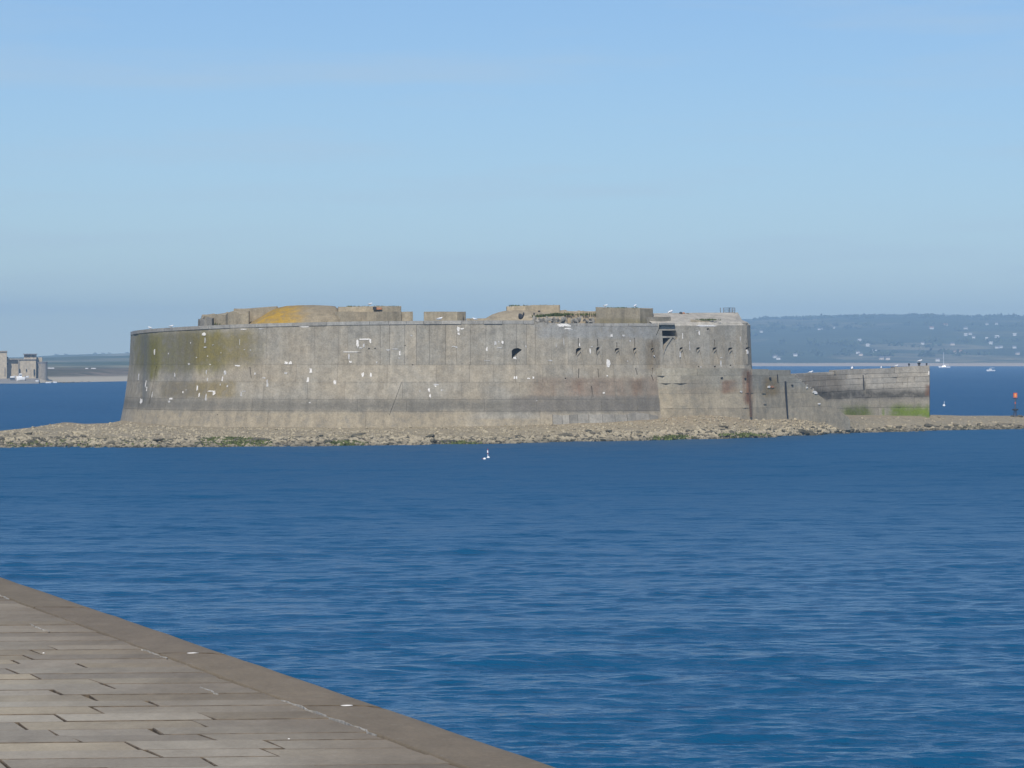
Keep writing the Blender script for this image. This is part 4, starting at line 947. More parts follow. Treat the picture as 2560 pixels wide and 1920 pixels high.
# individual boulders and outcrops (the ones that show largest)
BR = {0: stone_mesh(M_ROCK), 1: stone_mesh(M_ROCKD)}
spots = []
for i in range(150):
    px = random.uniform(5, 2250); t = random.random() ** 1.6 * .55; k = 1 if random.random() < .5 else 0
    spots.append((px, t, random.uniform(.22, .46) * (1.15 if px < 500 else 1), k))
spots += [(1085 + i * 9, .07, random.uniform(.4, .6), 1) for i in range(6)] + [(640, .26, .7, 1), (655, .24, .6, 1), (2008 - 4, .12, .7, 1), (2018, .10, .7, 1), (1995, .11, .6, 1), (2325, .22, .5, 1), (2335, .2, .5, 1), (2395, .25, .5, 1), (2140, .12, .5, 1), (1402, .3, .45, 1), (1416, .28, .5, 1), (1483, .35, .45, 1)]
for i, (px, t, r, k) in enumerate(spots):
    D = 320.0
    for _ in range(4):
        X = XP(px, D); a = float(np.interp(X, shX, shY)); b = float(np.interp(X, crX, crY)); D = a + t * (b - a)
    z = float(beach_h(X, D)); o = bpy.data.objects.new('boulder', random.choice(BR[k])); COL.objects.link(o)
    o.location = (X, D, z + .08 * r); o.scale = (r * random.uniform(.9, 1.6), r, r * random.uniform(.55, .85)); o.rotation_euler = (random.uniform(-.3, .3), random.uniform(-.3, .3), random.uniform(0, 6))
    if k: tag(o, 'dark weed-covered boulder on the shingle near the waterline', 'boulder', 'dark weedy boulders along the shore')
    else: tag(o, 'pale weathered boulder half sunk in the shingle beach', 'boulder', 'pale boulders on the beach')
# seaweed mats
sp = []
def weed_at(px, t, n, h=.22, r=1.0):
    D = 320.0
    for _ in range(4):
        X = XP(px, D); a = float(np.interp(X, shX, shY)); b = float(np.interp(X, crX, crY)); D = a + t * (b - a)
    sp.append((X, D, float(beach_h(X, D)) + .02, h, r, n))
for i in range(90): weed_at(random.gauss(590, 38), random.uniform(0.02, .34), 40)
for i in range(30): weed_at(random.gauss(868, 16), random.uniform(-.01, .14), 40)
for i in range(30): weed_at(random.gauss(1150, 26), random.uniform(0, .16), 30)
for i in range(30): weed_at(random.gauss(1665, 22), random.uniform(0, .14), 36)
for i in range(20): weed_at(random.gauss(1840, 40), random.uniform(0, .14), 24)
for i in range(60): weed_at(random.uniform(0, 420), random.uniform(0, .25), 18)
tufts('seaweed', sp, M_WEED, 'green and brown seaweed draped on the shore stones', 'seaweed', -.03, .13)

# ------------------------------------------------------------------ foreground quay
QZ = EYE - 1.7
def ground(px, py): d = 1.7 * F / (py - HOR); return np.array([XP(px, d), d])
e0, e1 = ground(0, 1438), ground(1420, 1920)
E = (e0 - e1) / np.hypot(*(e0 - e1)); C_ = np.array([1.0, 0.10]); C_ = C_ / np.hypot(*C_)
def Q(u, v, z=0.0):          # u metres along the courses from the water's edge (negative = inland), v metres along the edge
    p = e1 + C_ * u + E * v; return (float(p[0]), float(p[1]), QZ + z)
quay = empty('quay_pavement', (*e1, QZ)); tag(quay, 'weathered stone quay pavement with a rounded edge above the water', 'quay', None, 'structure')
QV = Vector((e1[0], e1[1], QZ))
def under_q(o): o.parent = quay; o.location = -QV
# bed below the stones and the quay's wall into the sea
bed = []
for v in (-20, 40):
    for (u, z) in ((-16, -.035), (-.05, -.035), (.05, -.3), (.9, -QZ - 1.5), (-16, -QZ - 1.5)): bed.append(Q(u, v, z))
Fc = [(i, (i + 1) % 5, 5 + (i + 1) % 5, 5 + i) for i in range(5)] + [(0, 1, 2, 3, 4), (9, 8, 7, 6, 5)]
bmq = bmesh.new(); vs = [bmq.verts.new(p) for p in bed]; [bmq.faces.new([vs[i] for i in f]) for f in Fc]; under_q(bm_obj('quay_bed', bmq, M_JOINT))
def slab(name, cs, top, mat, bev=.005, th=.16):
    """cs: four plan corners (world xy) counter-clockwise; chamfered block, its sunk sides grimy with joint dirt"""
    c = np.mean(cs, axis=0); bm = bmesh.new()
    def ring(inset, z):
        out = []
        for p in cs:
            d = np.array(p) - c; L_ = np.hypot(*d); out.append(bm.verts.new((p[0] - d[0] / L_ * inset, p[1] - d[1] / L_ * inset, QZ + z)))
        return out
    R = [ring(0, top - th), ring(0, top - bev), ring(bev * 1.3, top)]
    for a, b in zip(R, R[1:]):
        for i in range(4): bm.faces.new((a[i], a[(i + 1) % 4], b[(i + 1) % 4], b[i])).material_index = 1
    bm.faces.new(R[-1]); bm.faces.new(R[0][::-1]); o = bm_obj(name, bm, mat); o.data.materials.append(M_JOINT); under_q(o); return o
random.seed(21)
KW = 0.42
def q2(u, v): p = e1 + C_ * u + E * v; return p
# rows of paving stones
v = -3.2; ri = 0; VIS = (-3.2, 15.5)
nst = 0
while v < 15.5:
    dv = random.uniform(.27, .36); D_ = float(q2(-2, v)[1]); far_left = -KW + 0.02 - max(2.2, 0.15 * D_ + float(q2(-KW, v)[0]) + 1.0)
    u = -KW + .004
    while u > far_left:
        w = random.uniform(.45, 1.05) * (1.25 if v > 7 else 1); g_ = .0032
        sk = random.uniform(-.02, .02)
        gu = .0055; cs = [q2(u - w + gu, v + g_), q2(u - gu, v + g_), q2(u - gu + sk, v + dv - g_), q2(u - w + gu + sk, v + dv - g_)]
        slab('paving_stone', cs, random.uniform(-.003, .003), M_PAVE, random.uniform(.002, .004)); nst += 1
        u -= w
    v += dv; ri += 1
print('paving stones', nst)
# plain continuation inland / behind the camera
for (u0, u1, v0, v1) in ((-16, -9, -20, 40), (-9, -KW, 15.6, 40), (-9, -KW, -20, -3.3)):
    slab('paving_sheet', [q2(u0, v0), q2(u1, v0), q2(u1, v1), q2(u0, v1)], -.012, M_PAVE)
# rounded edge stones
vj = [-20, -12, -6.5]
for y in (1990, 1765, 1633, 1518, 1440):
    d = 1.7 * F / (y - HOR); vv = (d - e1[1]) / E[1]; vj.append(vv)
vj += [vj[-1] + 4 * i for i in range(1, 7)]
for a, b in zip(vj, vj[1:]):
    bm = bmesh.new(); prof = [(-KW + .012, -.3), (-KW + .012, -.006), (-KW + .02, 0.004), (-.28, .004), (-.12, .002), (-.02, -.008), (.03, -.028), (.05, -.07), (.06, -.45)]
    nseg = max(2, int((b - a) / .35)); rows = []
    for i in range(nseg + 1):
        vv = a + .02 + (b - a - .04) * i / nseg
        wob = 0.012 * mnoise.noise(Vector((vv * 1.7, 3.3, 0))) 
        ch = ((.045 if i == 0 else -.045 if i == nseg else 0.0))
        rows.append([bm.verts.new(Q(u + (wob if u > -.3 else 0), vv + ch * max(0.0, (u + .3) / .36), z + (0.004 * mnoise.noise(Vector((vv * 2.3, u * 3, 1))) if z > -.2 else 0))) for (u, z) in prof])
    for r0, r1 in zip(rows, rows[1:]):
        for i in range(len(prof) - 1): bm.faces.new((r0[i], r0[i + 1], r1[i + 1], r1[i]))
    bm.faces.new(rows[0][::-1]).material_index = 1; bm.faces.new(rows[-1]).material_index = 1
    o = bm_obj('edge_stone', bm, M_KERB); o.data.materials.append(M_JOINT); under_q(o)
    for p in o.data.polygons: p.use_smooth = len(p.vertices) == 4
    o.data.set_sharp_from_angle(angle=math.radians(50))
# white mortar in open joints
def mortar(pts, w):
    V = []; n = len(pts)
    G = []
    for i in range(n - 1):
        a, b = np.array(pts[i], float), np.array(pts[i + 1], float); k = 5
        for j in range(k): G.append(a + (b - a) * j / k + np.array([random.uniform(-1.2, 1.2), random.uniform(-.5, .5)]))
    G.append(np.array(pts[-1], float))
    for g_ in G:
        c = ground(*g_); ww = w * random.choice([.08, .15, .3, .45, .6])
        V += [(c[0] - ww, c[1], QZ + .012), (c[0] + ww, c[1], QZ + .012), (c[0] + ww, c[1], QZ - .03), (c[0] - ww, c[1], QZ - .03)]
    Fc = []
    for i in range(len(G) - 1):
        a = 4 * i; Fc += [(a, a + 1, a + 5, a + 4), (a + 1, a + 2, a + 6, a + 5), (a + 3, a, a + 4, a + 7)]
    under_q(mesh_obj('mortar_seam', V, Fc, M_MORTAR))
zq = lambda pts: [(x / 2.911, 1400 + y / 2.911) for x, y in pts]
zq2 = lambda pts: [(700 + x / 2.911, 1560 + y / 2.911) for x, y in pts]
def seam(u, v0, v1, w):
    pts, q = [], v0
    while q < v1: pts.append((u + random.uniform(-.012, .012), q)); q += random.uniform(.04, .10)
    V, Fc = [], []
    for (a, b) in pts:
        ww = w * random.choice([.1, .2, .5, .8, 1.2])
        for du, z in ((-ww, .007), (ww, .007), (ww, -.03), (-ww, -.03)): V.append(Q(a + du, b, z))
    for i in range(len(pts) - 1): a = 4 * i; Fc += [(a, a + 1, a + 5, a + 4), (a + 1, a + 2, a + 6, a + 5), (a + 3, a, a + 4, a + 7)]
    under_q(mesh_obj('mortar_seam', V, Fc, M_MORTAR))
seam(-KW, 1.3, 3.0, .0028); seam(-KW - .02, 5.4, 6.1, .003); seam(-KW, 10.4, 11.2, .003)
seam(-.66, 3.3, 3.7, .003); seam(-.72, 7.4, 8.1, .003)
# shells and droppings
def shell(px, py, w, h, label):
    c = ground(px, py); D_ = c[1]; mpp = D_ / F; bm = lump(1.0, px * .013, 2, (1, .55, .5), .55)
    o = bm_obj('shell', bm, M_PLASTER, smooth=True); o.scale = (w * mpp / 2, w * mpp / 2.2, h * mpp * .5); o.location = (c[0], c[1], QZ + h * mpp * .15); tag(o, label, 'shell')
shell(482, 1634, 27, 8, 'broken white shell lying in the dark joint of the edge stones')
shell(866, 1765, 30, 8, 'long white shell by the rust stain on the quay edge'); shell(834, 1756, 13, 4, 'small white shell chip beside the long shell')
shell(109, 1634, 6, 7, 'small round white shell on the paving stones'); shell(722, 1848, 6, 5, 'tiny white shell where paving meets the edge stones')

# ------------------------------------------------------------------ boats, buoys, beacon
def hull_mesh(Lh, B, H, draft=.25):
    bm = bmesh.new(); st = [(-.5, .72, .80), (-.35, .9, .80), (-.1, 1.0, .82), (.15, .92, .88), (.33, .62, .95), (.45, .25, 1.02), (.5, .03, 1.06)]; rows = []
    for (x, b, s) in st:
        rows.append([bm.verts.new((x * Lh * (1 if z > .3 else .93), sg * b * B / 2 * k, z * H * s - draft)) for (sg, k, z) in ((-1, 1, 1), (-1, .93, .55), (-1, .62, .18), (0, 0, 0), (1, .62, .18), (1, .93, .55), (1, 1, 1))])
    for a, b in zip(rows, rows[1:]):
        for i in range(6): bm.faces.new((a[i], a[i + 1], b[i + 1], b[i]))
        bm.faces.new((a[6], a[0], b[0], b[6]))
    bm.faces.new(rows[0]); bm.faces.new(rows[-1][::-1]); return bm
def box_bm(x0, x1, y0, y1, z0, z1, tx=0.0, ty=0.0):
    bm = bmesh.new(); lo = [bm.verts.new(p) for p in ((x0, y0, z0), (x1, y0, z0), (x1, y1, z0), (x0, y1, z0))]; hi = [bm.verts.new(p) for p in ((x0 + tx * .4, y0 + ty, z1), (x1 - tx, y0 + ty, z1), (x1 - tx, y1 - ty, z1), (x0 + tx * .4, y1 - ty, z1))]
    for i in range(4): bm.faces.new((lo[i], lo[(i + 1) % 4], hi[(i + 1) % 4], hi[i]))
    bm.faces.new(hi); bm.faces.new(lo[::-1]); return bm
def boat(name, p, yaw, Lh, B, H, label, kind, group=None, cat='boat', dark_bottom=False):
    r = empty(name, p); r.rotation_euler = (0, 0, yaw)
    bm_obj('hull', hull_mesh(Lh, B, H), M_GELCOAT, r)
    fz_ = H * .85 - .25
    if dark_bottom: bm_obj('boot_stripe', box_bm(-Lh * .48, Lh * .36, -B * .43, B * .43, -.5, .05, 0, 0), M_NAVY, r)
    if kind in ('sail', 'cruiser', 'cabin'):
        ch = {'sail': .38, 'cruiser': .75, 'cabin': 1.0}[kind]
        c_ = bm_obj('cabin', box_bm(-Lh * .12, Lh * .26, -B * .32, B * .32, fz_ - .1, fz_ + ch, Lh * .09, B * .06), M_GELCOAT, r)
        w_ = bm_obj('cabin_window', box_bm(-Lh * .10, Lh * .215, -B * .325, B * .325, fz_ + ch * .35, fz_ + ch * .7, Lh * .05, B * .02), M_GLASS, c_)
    if kind == 'sail':
        mh = 10.6; bm = bmesh.new(); tube(bm, (Lh * .07, 0, fz_), (Lh * .07, 0, fz_ + mh), .12, 8); bm_obj('mast', bm, M_GELCOAT, r)
        bm = bmesh.new(); tube(bm, (Lh * .07, 0, fz_ + 1.1), (-Lh * .36, 0, fz_ + 1.0), .11, 8); bm_obj('boom', bm, M_GELCOAT, r)
        bm = bmesh.new(); tube(bm, (Lh * .49, 0, fz_ + .1), (Lh * .07, 0, fz_ + mh * .97), .02, 5); tube(bm, (-Lh * .49, 0, fz_), (Lh * .07, 0, fz_ + mh), .02, 5); bm_obj('stay', bm, M_STEEL, r)
    if kind == 'cruiser':
        bm_obj('hardtop', box_bm(-Lh * .42, Lh * .10, -B * .36, B * .36, fz_ + 1.15, fz_ + 1.25), M_GELCOAT, r)
        for (x, y) in ((-Lh * .38, -B * .3), (-Lh * .38, B * .3), (Lh * .02, -B * .3), (Lh * .02, B * .3)):
            bm = bmesh.new(); tube(bm, (x, y, fz_ - .1), (x, y, fz_ + 1.17), .04, 5); bm_obj('hardtop_post', bm, M_STEEL, r)
    if kind in ('open', 'cabin'):
        bm_obj('outboard_motor', box_bm(-Lh * .56, -Lh * .49, -.14, .14, -.2, fz_ + .35, .04, .03), M_NAVY, r)
    tag(r, label, cat, group); return r
Dn = lambda y: EYE * F / (y - HOR)
d = Dn(920); boat('sailing_boat', (XP(2361, d), d, 0), math.pi - .12, 8.6, 2.7, 1.65, 'white sailing yacht moored with a bare mast, beyond the harbour wall', 'sail', cat='sailing boat')
d = Dn(928); boat('motor_boat', (XP(2477, d), d, 0), math.pi + .1, 4.9, 1.9, 1.15, 'white motor boat moored alone beyond the sand spit', 'cruiser')
d = Dn(957.5); boat('dinghy', (XP(121, d), d, 0), .1, 1.7, .9, .62, 'tiny white dinghy beside the round buoy-like boat off the slipway', 'open', 'small boats below the far fort')
d = Dn(957); boat('dinghy', (XP(138, d), d, 0), 3.2, 1.2, .9, .7, 'stubby white dinghy at the end of the dark rocks', 'open', 'small boats below the far fort')
d = Dn(945.5); boat('motor_boat', (XP(118, d), d, 0), .05, 3.9, 1.5, .95, 'white motor cruiser with a hard top by the grey round tower', 'cruiser', 'small boats below the far fort')

# far fort on its low shore -----------------------------------------------------
FD = 1085.0
ff = tag(empty('far_fort', (XP(50, FD), FD, 0)), 'distant grey harbour fort with a round tower and rooftop lookout', 'fort')
def fbox(name, x0, x1, y0, y1, d0, d1, mat, jag=0):
    dd = (d0 + d1) / 2; return prism(name, [(XP(x0, d0), d0), (XP(x1, d0), d0), (XP(x1, d1) + .1, d1), (XP(x0, d1), d1)], ZP(y0, d0), ZP(y1, d0), mat, ff)
fbox('keep', -90, 17, 878, 958, 1080, 1120, M_FARFORT); fbox('cornice', -91, 17.6, 877, 879.5, 1079.6, 1120.4, M_FARSHADE)
fbox('curtain_wall', 17, 46, 899.5, 958, 1085, 1110, M_FARFORT); fbox('curtain_wall', 46.4, 90, 898, 958, 1084, 1110, M_FARFORT)
fbox('cornice', 17.4, 90.5, 896.6, 899, 1083.6, 1110.4, M_FARSHADE)
fbox('buttress', 45, 47.2, 900, 950, 1083.3, 1085, M_FARSHADE)
lk = fbox('lookout', 60, 91, 886, 897, 1090, 1100, M_FARFORT); fbox('lookout_roof', 57.5, 92.5, 884.3, 886.2, 1089, 1101, M_TILE)
for x in (62, 69, 80): fbox('lookout_window', x, x + 6, 888, 892, 1089.7, 1090.2, M_RUSTY if x == 62 else M_GLASS)
fbox('side_block', 90.5, 105.5, 893.5, 910, 1092, 1104, M_FARFORT)
bm = bmesh.new(); r_ = 13.6 * FD / F; k = 28; cxx, cyy = XP(101.5, FD), FD + 3
for (rr, z0, z1, nm, mm) in [(r_, -0.5, ZP(909, FD), 'round_tower', M_FARSHADE), (r_ * 1.03, ZP(909, FD), ZP(904.5, FD), 'tower_cap', M_TILE)]:
    bm = bmesh.new(); A = [bm.verts.new((cxx + rr * math.cos(6.283 * i / k), cyy + rr * math.sin(6.283 * i / k), z0)) for i in range(k)]; B = [bm.verts.new((cxx + rr * math.cos(6.283 * i / k), cyy + rr * math.sin(6.283 * i / k), z1)) for i in range(k)]
    for i in range(k): bm.faces.new((A[i], A[(i + 1) % k], B[(i + 1) % k], B[i]))
    bm.faces.new(A[::-1]); bm.faces.new(B); under(bm_obj(nm, bm, mm), ff)
for (x0, x1, y0, y1) in [(64.6, 67.2, 922.5, 927.5), (84, 87, 923, 938), (48.5, 50.5, 922, 932), (17.4, 20, 908, 911.5)]:
    fbox('window', x0, x1, y0, y1, 1083.5 if x0 > 20 else 1084.5, 1085.5, M_GLASS)
iron_ = fbox('chimney', 17.6, 20, 892, 900, 1086, 1088, M_IRON)
fbox('doorway', 10.5, 12.5, 918, 938, 1079.5, 1081, M_FARSHADE)
# slipway in front of the far fort
slip = prism('slipway', [(XP(-120, 1050), 1044), (XP(97, 1044), 1044), (XP(97, 1082) + .1, 1082), (XP(-120, 1050), 1082)], [.25, .25, 1.3, 1.3], -1.0, concrete('slipway concrete', (0.33, 0.305, 0.26), (0.28, 0.265, 0.24), (), .1, .2), empty('slip_root'))
w_ = slip.parent; slip.parent = None; slip.location = (0, 0, 0); bpy.data.objects.remove(w_, do_unlink=True); tag(slip, 'low sloping concrete slipway at the foot of the far fort', 'slipway')
sz = lambda y: .25 + (y - 1044) / 38 * 1.05
boat('dinghy', (XP(32, 1062), 1062, sz(1062) + .75), .2, 1.7, 1.2, 1.0, 'round white dinghy propped on dark blocks on the slipway', 'open', 'small boats below the far fort', dark_bottom=True)
boat('motor_boat', (XP(52, 1060), 1060, sz(1060) + .25), math.pi + .3, 2.7, 1.3, 1.45, 'white motor boat with raised bow hauled out on the slipway', 'cabin', 'small boats below the far fort')
boat('dinghy', (XP(67, 1066), 1066, sz(1066) + .9), .1, 1.2, .8, .7, 'small white dinghy behind the hauled-out motor boat', 'open', 'small boats below the far fort')
boat('dinghy', (XP(93, 1050), 1050, sz(1050) + .2), .1, 1.1, .8, .62, 'white dinghy at the seaward tip of the slipway', 'open', 'small boats below the far fort')
# dark reef off the headland
def reef():
    for i, (px, y, w) in enumerate([(150, 956.5, 9), (160, 957, 10), (171, 957, 9), (182, 956, 10), (195, 956, 8), (204, 954.6, 7)]):
        d = Dn(y); bm = lump(1, i + 31, 2, (1, .5, .22), .6); o = bm_obj('reef_rock', bm, M_ROCKD); o.location = (XP(px, d), d, 0); s_ = w * d / F / 1.6; o.scale = (s_, s_, s_ * 1.1)
        tag(o, 'low dark reef rock awash off the brown headland', 'rock', 'reef rocks off the headland')
    for i, (px, y, w) in enumerate([(218, 952.5, 12), (238, 951.8, 14), (258, 951, 14), (278, 950.5, 13), (297, 950, 13), (312, 950, 10)]):
        d = Dn(y + 2); bm = lump(1, i + 51, 2, (1, .5, .15), .6); o = bm_obj('pale_rock', bm, M_RUBBLE); o.location = (XP(px, d), d, 0.05); s_ = w * d / F / 1.7; o.scale = (s_, s_, s_)
        tag(o, 'low pale rock at the waterline of the brown headland', 'rock', 'pale rocks off the headland')
reef()

# spar buoys
def lathe(prof, k=14):
    bm = bmesh.new(); R = [[bm.verts.new((r * math.cos(6.283 * i / k), r * math.sin(6.283 * i / k), z)) for i in range(k)] for r, z in prof]
    for a, b in zip(R, R[1:]):
        for i in range(k): bm.faces.new((a[i], a[(i + 1) % k], b[(i + 1) % k], b[i]))
    bm.faces.new(R[0][::-1]); bm.faces.new(R[-1]); return bm
ball = lambda r, sq=1.0: [(r * max(.04, math.sin(math.pi * i / 8)), -r * sq * math.cos(math.pi * i / 8)) for i in range(9)]
d = Dn(1147); b1 = tag(empty('marker_buoy', (XP(1219.5, d), d, .05)), 'white float with a thin red and white staff off the beach', 'buoy')
o = bm_obj('float', lathe(ball(.13, .8)), M_GELCOAT, b1, True); o.location = (.04, 0, .04)
for (z0, z1, m) in [(0, .30, M_GELCOAT), (.30, .42, M_RED), (.42, .60, M_GELCOAT), (.60, .74, M_RED)]: rod('staff', (.02, 0, z0), (-.02 * z1, 0, z1), .022, m, b1)
o = bm_obj('flag', box_bm(-.05, .03, -.012, .012, .42, .62), M_GELCOAT, b1)
d2 = Dn(1150); b2 = tag(empty('float', (XP(1211.5, d2), d2, .05)), 'loose white float beside the red and white staff buoy', 'buoy'); bm_obj('float_body', lathe(ball(.12, .8)), M_GELCOAT, b2, True).location = (0, 0, .04); rod('mooring_eye', (-.1, 0, .06), (-.2, 0, .04), .02, M_RED, b2)
d = Dn(1015); b3 = tag(empty('mooring_buoy', (XP(2360, d), d, 0)), 'white mooring buoy with short pole beyond the harbour wall', 'buoy'); bm_obj('float_body', lathe(ball(.24, .8)), M_GELCOAT, b3, True).location = (0, 0, .08); rod('pole', (0, 0, .1), (.05, 0, .8), .03, M_GELCOAT, b3)
# beacon on the spit
d = 402.0; bx, bz = XP(2538, d), float(beach_h([XP(2538, d)], [d])[0])
bz = ZP(1041, d); bc = tag(empty('beacon', (bx, d, bz - .1)), 'iron channel beacon with a red orange daymark on the sand spit', 'beacon'); mpp = d / F
rod('pole', (0, 0, 0), (0, 0, 53 * mpp), .045, M_RUSTY, bc)
for a in range(4):
    ca, sa_ = math.cos(a * 1.571 + .6), math.sin(a * 1.571 + .6); rod('leg', (ca * .34, sa_ * .34, -.2), (ca * .14, sa_ * .14, 20 * mpp), .03, M_IRON, bc)
bm_obj('platform', lathe([(.30, 17 * mpp), (.36, 18 * mpp), (.36, 20.5 * mpp), (.26, 21 * mpp)]), M_IRON, bc)
rod('marker_band', (0, 0, 34 * mpp), (0, 0, 38 * mpp), .075, M_RED, bc)
dm = bm_obj('daymark', box_bm(-.22, .22, -.09, .09, 49 * mpp, 61 * mpp), M_RED, bc); bm_obj('daymark_panel', box_bm(-.10, .12, -.1, -.088, 50.5 * mpp, 59 * mpp), M_YELM, dm)
rod('crossbar', (-.3, 0, 46.5 * mpp), (.3, 0, 46.5 * mpp), .035, M_IRON, bc)
for (dx, r) in [(.5, .25), (.75, .2), (-.35, .2)]:
    o = bpy.data.objects.new('boulder', BR[1][1]); COL.objects.link(o); o.location = (bx + dx, d + .3, bz); o.scale = (r, r, r); tag(o, 'small dark rock at the foot of the channel beacon', 'boulder', 'rocks at the beacon foot')

# ------------------------------------------------------------------ houses on the far hill
def hill_hit(px, py):
    ds = np.arange(3200, 6000, 15.0); z = ZP(py, ds); h = hill_h(XP(px, ds), ds); k = np.argmax(h >= z)
    return float(ds[k]) if (h >= z).any() else 5600.0
def house(px, py, w, idx, label, ridge_x=True, cream=False, roofm=None):
    d = hill_hit(px, py + 2); mpp = d / F; x = XP(px, d); z = float(hill_h([x], [d])[0]); W = max(4.0, w * mpp * .68); Dp = min(W * .6, 7.5); Hh = min(4.2, 2.3 + .12 * W)
    r = empty('house', (x, d, z - .5)); r.rotation_euler = (0, 0, random.uniform(-.5, .5))
    wl = bm_obj('wall', box_bm(-W / 2, W / 2, -Dp / 2, Dp / 2, -2.5, Hh), M_HOUSEC if cream else M_HOUSE, r)
    o_ = .4; V = [(-W / 2 - o_, -Dp / 2 - o_, Hh - .1), (W / 2 + o_, -Dp / 2 - o_, Hh - .1), (W / 2 + o_, Dp / 2 + o_, Hh - .1), (-W / 2 - o_, Dp / 2 + o_, Hh - .1), (-W / 2 - o_, 0, Hh + Dp * .36), (W / 2 + o_, 0, Hh + Dp * .36)]
    mesh_obj('roof', V, [(0, 1, 5, 4), (2, 3, 4, 5), (0, 4, 3), (1, 2, 5), (3, 2, 1, 0)], roofm or M_TILE, r)
    tag(r, label, 'house', 'houses on the far hillside')
HL = [(300, 203, 26, 'white house standing alone high on the hill next to the fort'), (720, 185, 22, 'first of a row of four white houses high on the hill'), (750, 180, 16, 'second of a row of four white houses high on the hill'), (785, 181, 18, 'third of a row of four white houses high on the hill'), (825, 174, 22, 'last and highest of a row of four white houses on the hill'),
      (1015, 268, 34, 'wide pale house on the middle slope above a bright white one'), (1077, 304, 26, 'bright white house in the middle of the hillside slope'), (1123, 350, 24, 'white house below the bright one on the middle slope'), (1175, 401, 22, 'cream house near the shore, one of a pair'), (1220, 403, 20, 'second cream house of the pair near the shore'),
      (400, 388, 34, 'large pale house low on the slope beside the fort'), (427, 402, 14, 'small white house beside the large pale one by the fort'), (548, 376, 22, 'white house at the end of a pale track low on the slope'), (1475, 291, 14, 'tiny white house alone on the mid slope'), (1540, 178, 44, 'long low white building with reddish roof near the hilltop'), (1640, 156, 40, 'pale long building above the reddish roofed one'),
      (1790, 229, 28, 'bright white house of a close pair on the hill'), (1822, 220, 22, 'upper house of the close white pair on the hill'), (1846, 244, 12, 'tiny house just below the close white pair'), (1785, 178, 44, 'wide pale house above the close white pair'), (1940, 149, 34, 'pale house high near the crest'), (2013, 145, 26, 'white house highest on the slope near the crest'),
      (2015, 246, 42, 'large bright white house on the open slope'), (1945, 256, 12, 'tiny white house beside the large bright one'), (2143, 226, 28, 'bright white house high on the slope above the beacon'), (1972, 288, 28, 'pale house below the large bright white one'), (2017, 320, 18, 'white house of a low pair on the slope'), (2042, 315, 24, 'pale house of the low pair on the slope'), (2143, 319, 14, 'small pale house above the sand spit beacon'),
      (1715, 355, 14, 'small white house at the end of a reddish terrace'), (1745, 352, 26, 'reddish terrace low on the slope behind the yacht'), (1690, 297, 44, 'long cream building on the middle slope'), (1585, 413, 26, 'pale house at the shore behind the yacht'), (2165, 366, 30, 'cream house low on the slope beyond the motor boat'), (1003, 357, 18, 'small pale house on the slope above the harbour wall'), (1025, 372, 34, 'cream barn on the slope above the harbour wall'), (1775, 365, 40, 'long cream barn low on the slope behind the motor boat')]
random.seed(5)
for i, (x, y, w, lb) in enumerate(HL):
    cr_ = 'cream' in lb or 'reddish terrace' in lb; house(1800 + x / 2.911, 760 + y / 2.911, w / 2.911, i, lb, cream=cr_, roofm=M_TILER if 'reddish' in lb else (M_HOUSE if 'bright' in lb else None))
d = 1420.0
for (px, py, w, lb) in [(70, 0, 0, '')][:0]: pass
def hut(px, py, w, lb):
    d = 1380.0; mpp = d / F; z = float(heath_h([XP(px, d)], [d])[0]); r = empty('hut', (XP(px, d), d, max(z, ZP(py + 2, d)) - .3)); W = w * mpp
    bm_obj('wall', box_bm(-W / 2, W / 2, -1.2, 1.2, -.8, .35), M_HOUSE, r); mesh_obj('roof', [(-W / 2 - .1, -1.4, .33), (W / 2 + .1, -1.4, .33), (W / 2 + .1, 1.4, .33), (-W / 2 - .1, 1.4, .33), (-W / 2 - .1, 0, .7), (W / 2 + .1, 0, .7)], [(0, 1, 5, 4), (2, 3, 4, 5), (0, 4, 3), (1, 2, 5), (3, 2, 1, 0)], M_HOUSE, r); tag(r, lb, 'hut', 'huts on the headland')
hut(217, 926.5, 6, 'small white hut on the brown headland'); hut(234, 928, 10, 'low cream hut on the brown headland beside the white one'); hut(128, 929, 15, 'long low pale shed behind the motor cruiser')

# trees on the skyline -----------------------------------------------------------
def crown_mesh(seed, n=90):
    r = random.Random(seed); V, Fc = [], []
    lob = [(r.uniform(-.6, .6), r.uniform(-.6, .6), r.uniform(-.25, .45), r.uniform(.35, .6)) for _ in range(6)]
    for i in range(n):
        cx_, cy_, cz_, R = r.choice(lob); a, b = r.uniform(0, 6.28), math.acos(r.uniform(-.6, 1)); q = R * r.uniform(.75, 1.05)
        c = Vector((cx_ + q * math.sin(b) * math.cos(a), cy_ + q * math.sin(b) * math.sin(a), cz_ + q * math.cos(b) * .8)); s = r.uniform(.1, .22)
        u = Vector((r.gauss(0, 1), r.gauss(0, 1), r.gauss(0, 1))).normalized(); w = u.orthogonal().normalized()
        k = len(V); V += [c + u * s, c + w * s, c - u * s, c - w * s]; Fc.append((k, k + 1, k + 2, k + 3))
    me = bpy.data.meshes.new('crown'); me.from_pydata([tuple(v) for v in V], [], Fc); me.materials.append(M_LEAF); return me
CM = [crown_mesh(i) for i in range(3)]
bmt = bmesh.new(); tube(bmt, (0, 0, -1.0), (0, 0, .1), .09, 7); TM = bpy.data.meshes.new('trunk'); bmt.to_mesh(TM); bmt.free(); TM.materials.append(M_BARK)
tl = ['rounded tree on the skyline nearest the far fort', 'wide tree on the skyline second from the far fort', 'dark tree on the skyline in the middle of the left ridge', 'low tree on the skyline past the dark one', 'flat tree on the skyline next to the big fort', 'small tree on the skyline just beside the big fort wall']
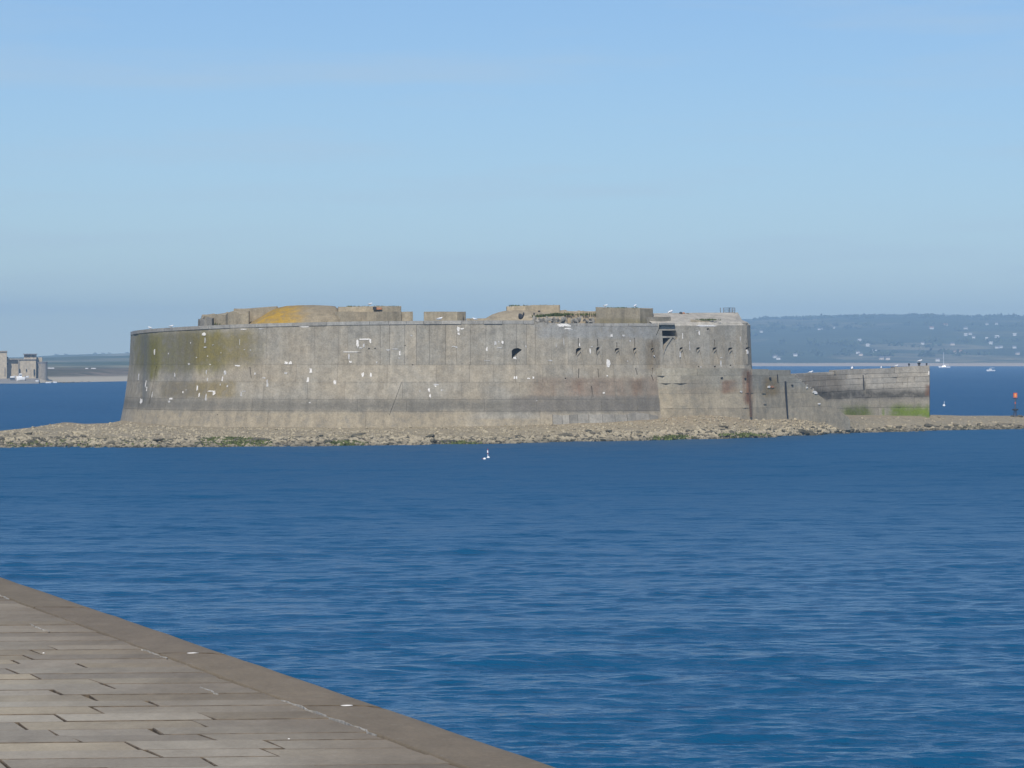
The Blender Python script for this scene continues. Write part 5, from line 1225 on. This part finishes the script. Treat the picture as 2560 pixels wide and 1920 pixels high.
for i, (px, w, h) in enumerate([(140, 9, 5), (166, 9, 4.5), (238, 8, 6), (257, 9, 4.5), (275, 9, 4.5), (318, 8, 5)]):
    d = 5990.0; x = XP(px, d); z = float(hill_h([x], [d])[0]); mpp = d / F; r = empty('tree', (x, d, z + .5)); W = w * mpp * .62; H_ = h * mpp * .9
    c = bpy.data.objects.new('crown', CM[i % 3]); COL.objects.link(c); c.parent = r; c.scale = (W, W, H_); c.location = (0, 0, H_ * .55); t_ = bpy.data.objects.new('trunk', TM); COL.objects.link(t_); t_.parent = r; t_.scale = (W * .7, W * .7, H_); t_.location = (0, 0, H_ * .5)
    tag(r, tl[i], 'tree', 'trees on the left skyline')
def woodland():
    V, Fc = [], []; rr = random.Random(9)
    for i in range(900):
        px = rr.uniform(1860, 2900) if i < 600 else rr.uniform(1860, 2900); d = rr.uniform(5850, 6050) if i < 420 else rr.uniform(3300, 5900); x = XP(px, d); z = float(hill_h([x], [d])[0])
        if i >= 420 and vnoise([x], [d], 170, 12)[0] < .64: continue
        if i < 420 and vnoise([x], [d * 0], 260, 13)[0] < .5: continue
        s = rr.uniform(1.6, 3.4) if i < 420 else rr.uniform(2, 4.5)
        for _ in range(26):
            c = Vector((x, d, z + s * .35)) + Vector((rr.gauss(0, 1), rr.gauss(0, 1), rr.gauss(0, .45))) * s; u = Vector((rr.gauss(0, 1), rr.gauss(0, 1), rr.gauss(0, 1))).normalized() * s * .5; w = u.orthogonal() 
            k = len(V); V += [c + u, c + w, c - u, c - w]; Fc.append((k, k + 1, k + 2, k + 3))
    tag(mesh_obj('woodland', [tuple(v) for v in V], Fc, M_LEAF), 'dark hedges and woods along the far hillside crest', 'woodland', None, 'stuff')
woodland()

# ------------------------------------------------------------------ haze
hz = NT('sea haze'); hz.t.nodes.remove(hz.b)
pv = hz.n('ShaderNodeVolumePrincipled'); pv.inputs['Color'].default_value = (0.525, 0.775, 1.0, 1); pv.inputs['Density'].default_value = 2.25e-4; pv.inputs['Anisotropy'].default_value = 0.0
hz.t.links.new(pv.outputs[0], hz.out.inputs['Volume'])
bm = box_bm(-7200, 7200, -700, 7200, -12, 112)
tag(bm_obj('haze', bm, hz.m), 'thin blue sea haze over the bay', 'haze', None, 'stuff')
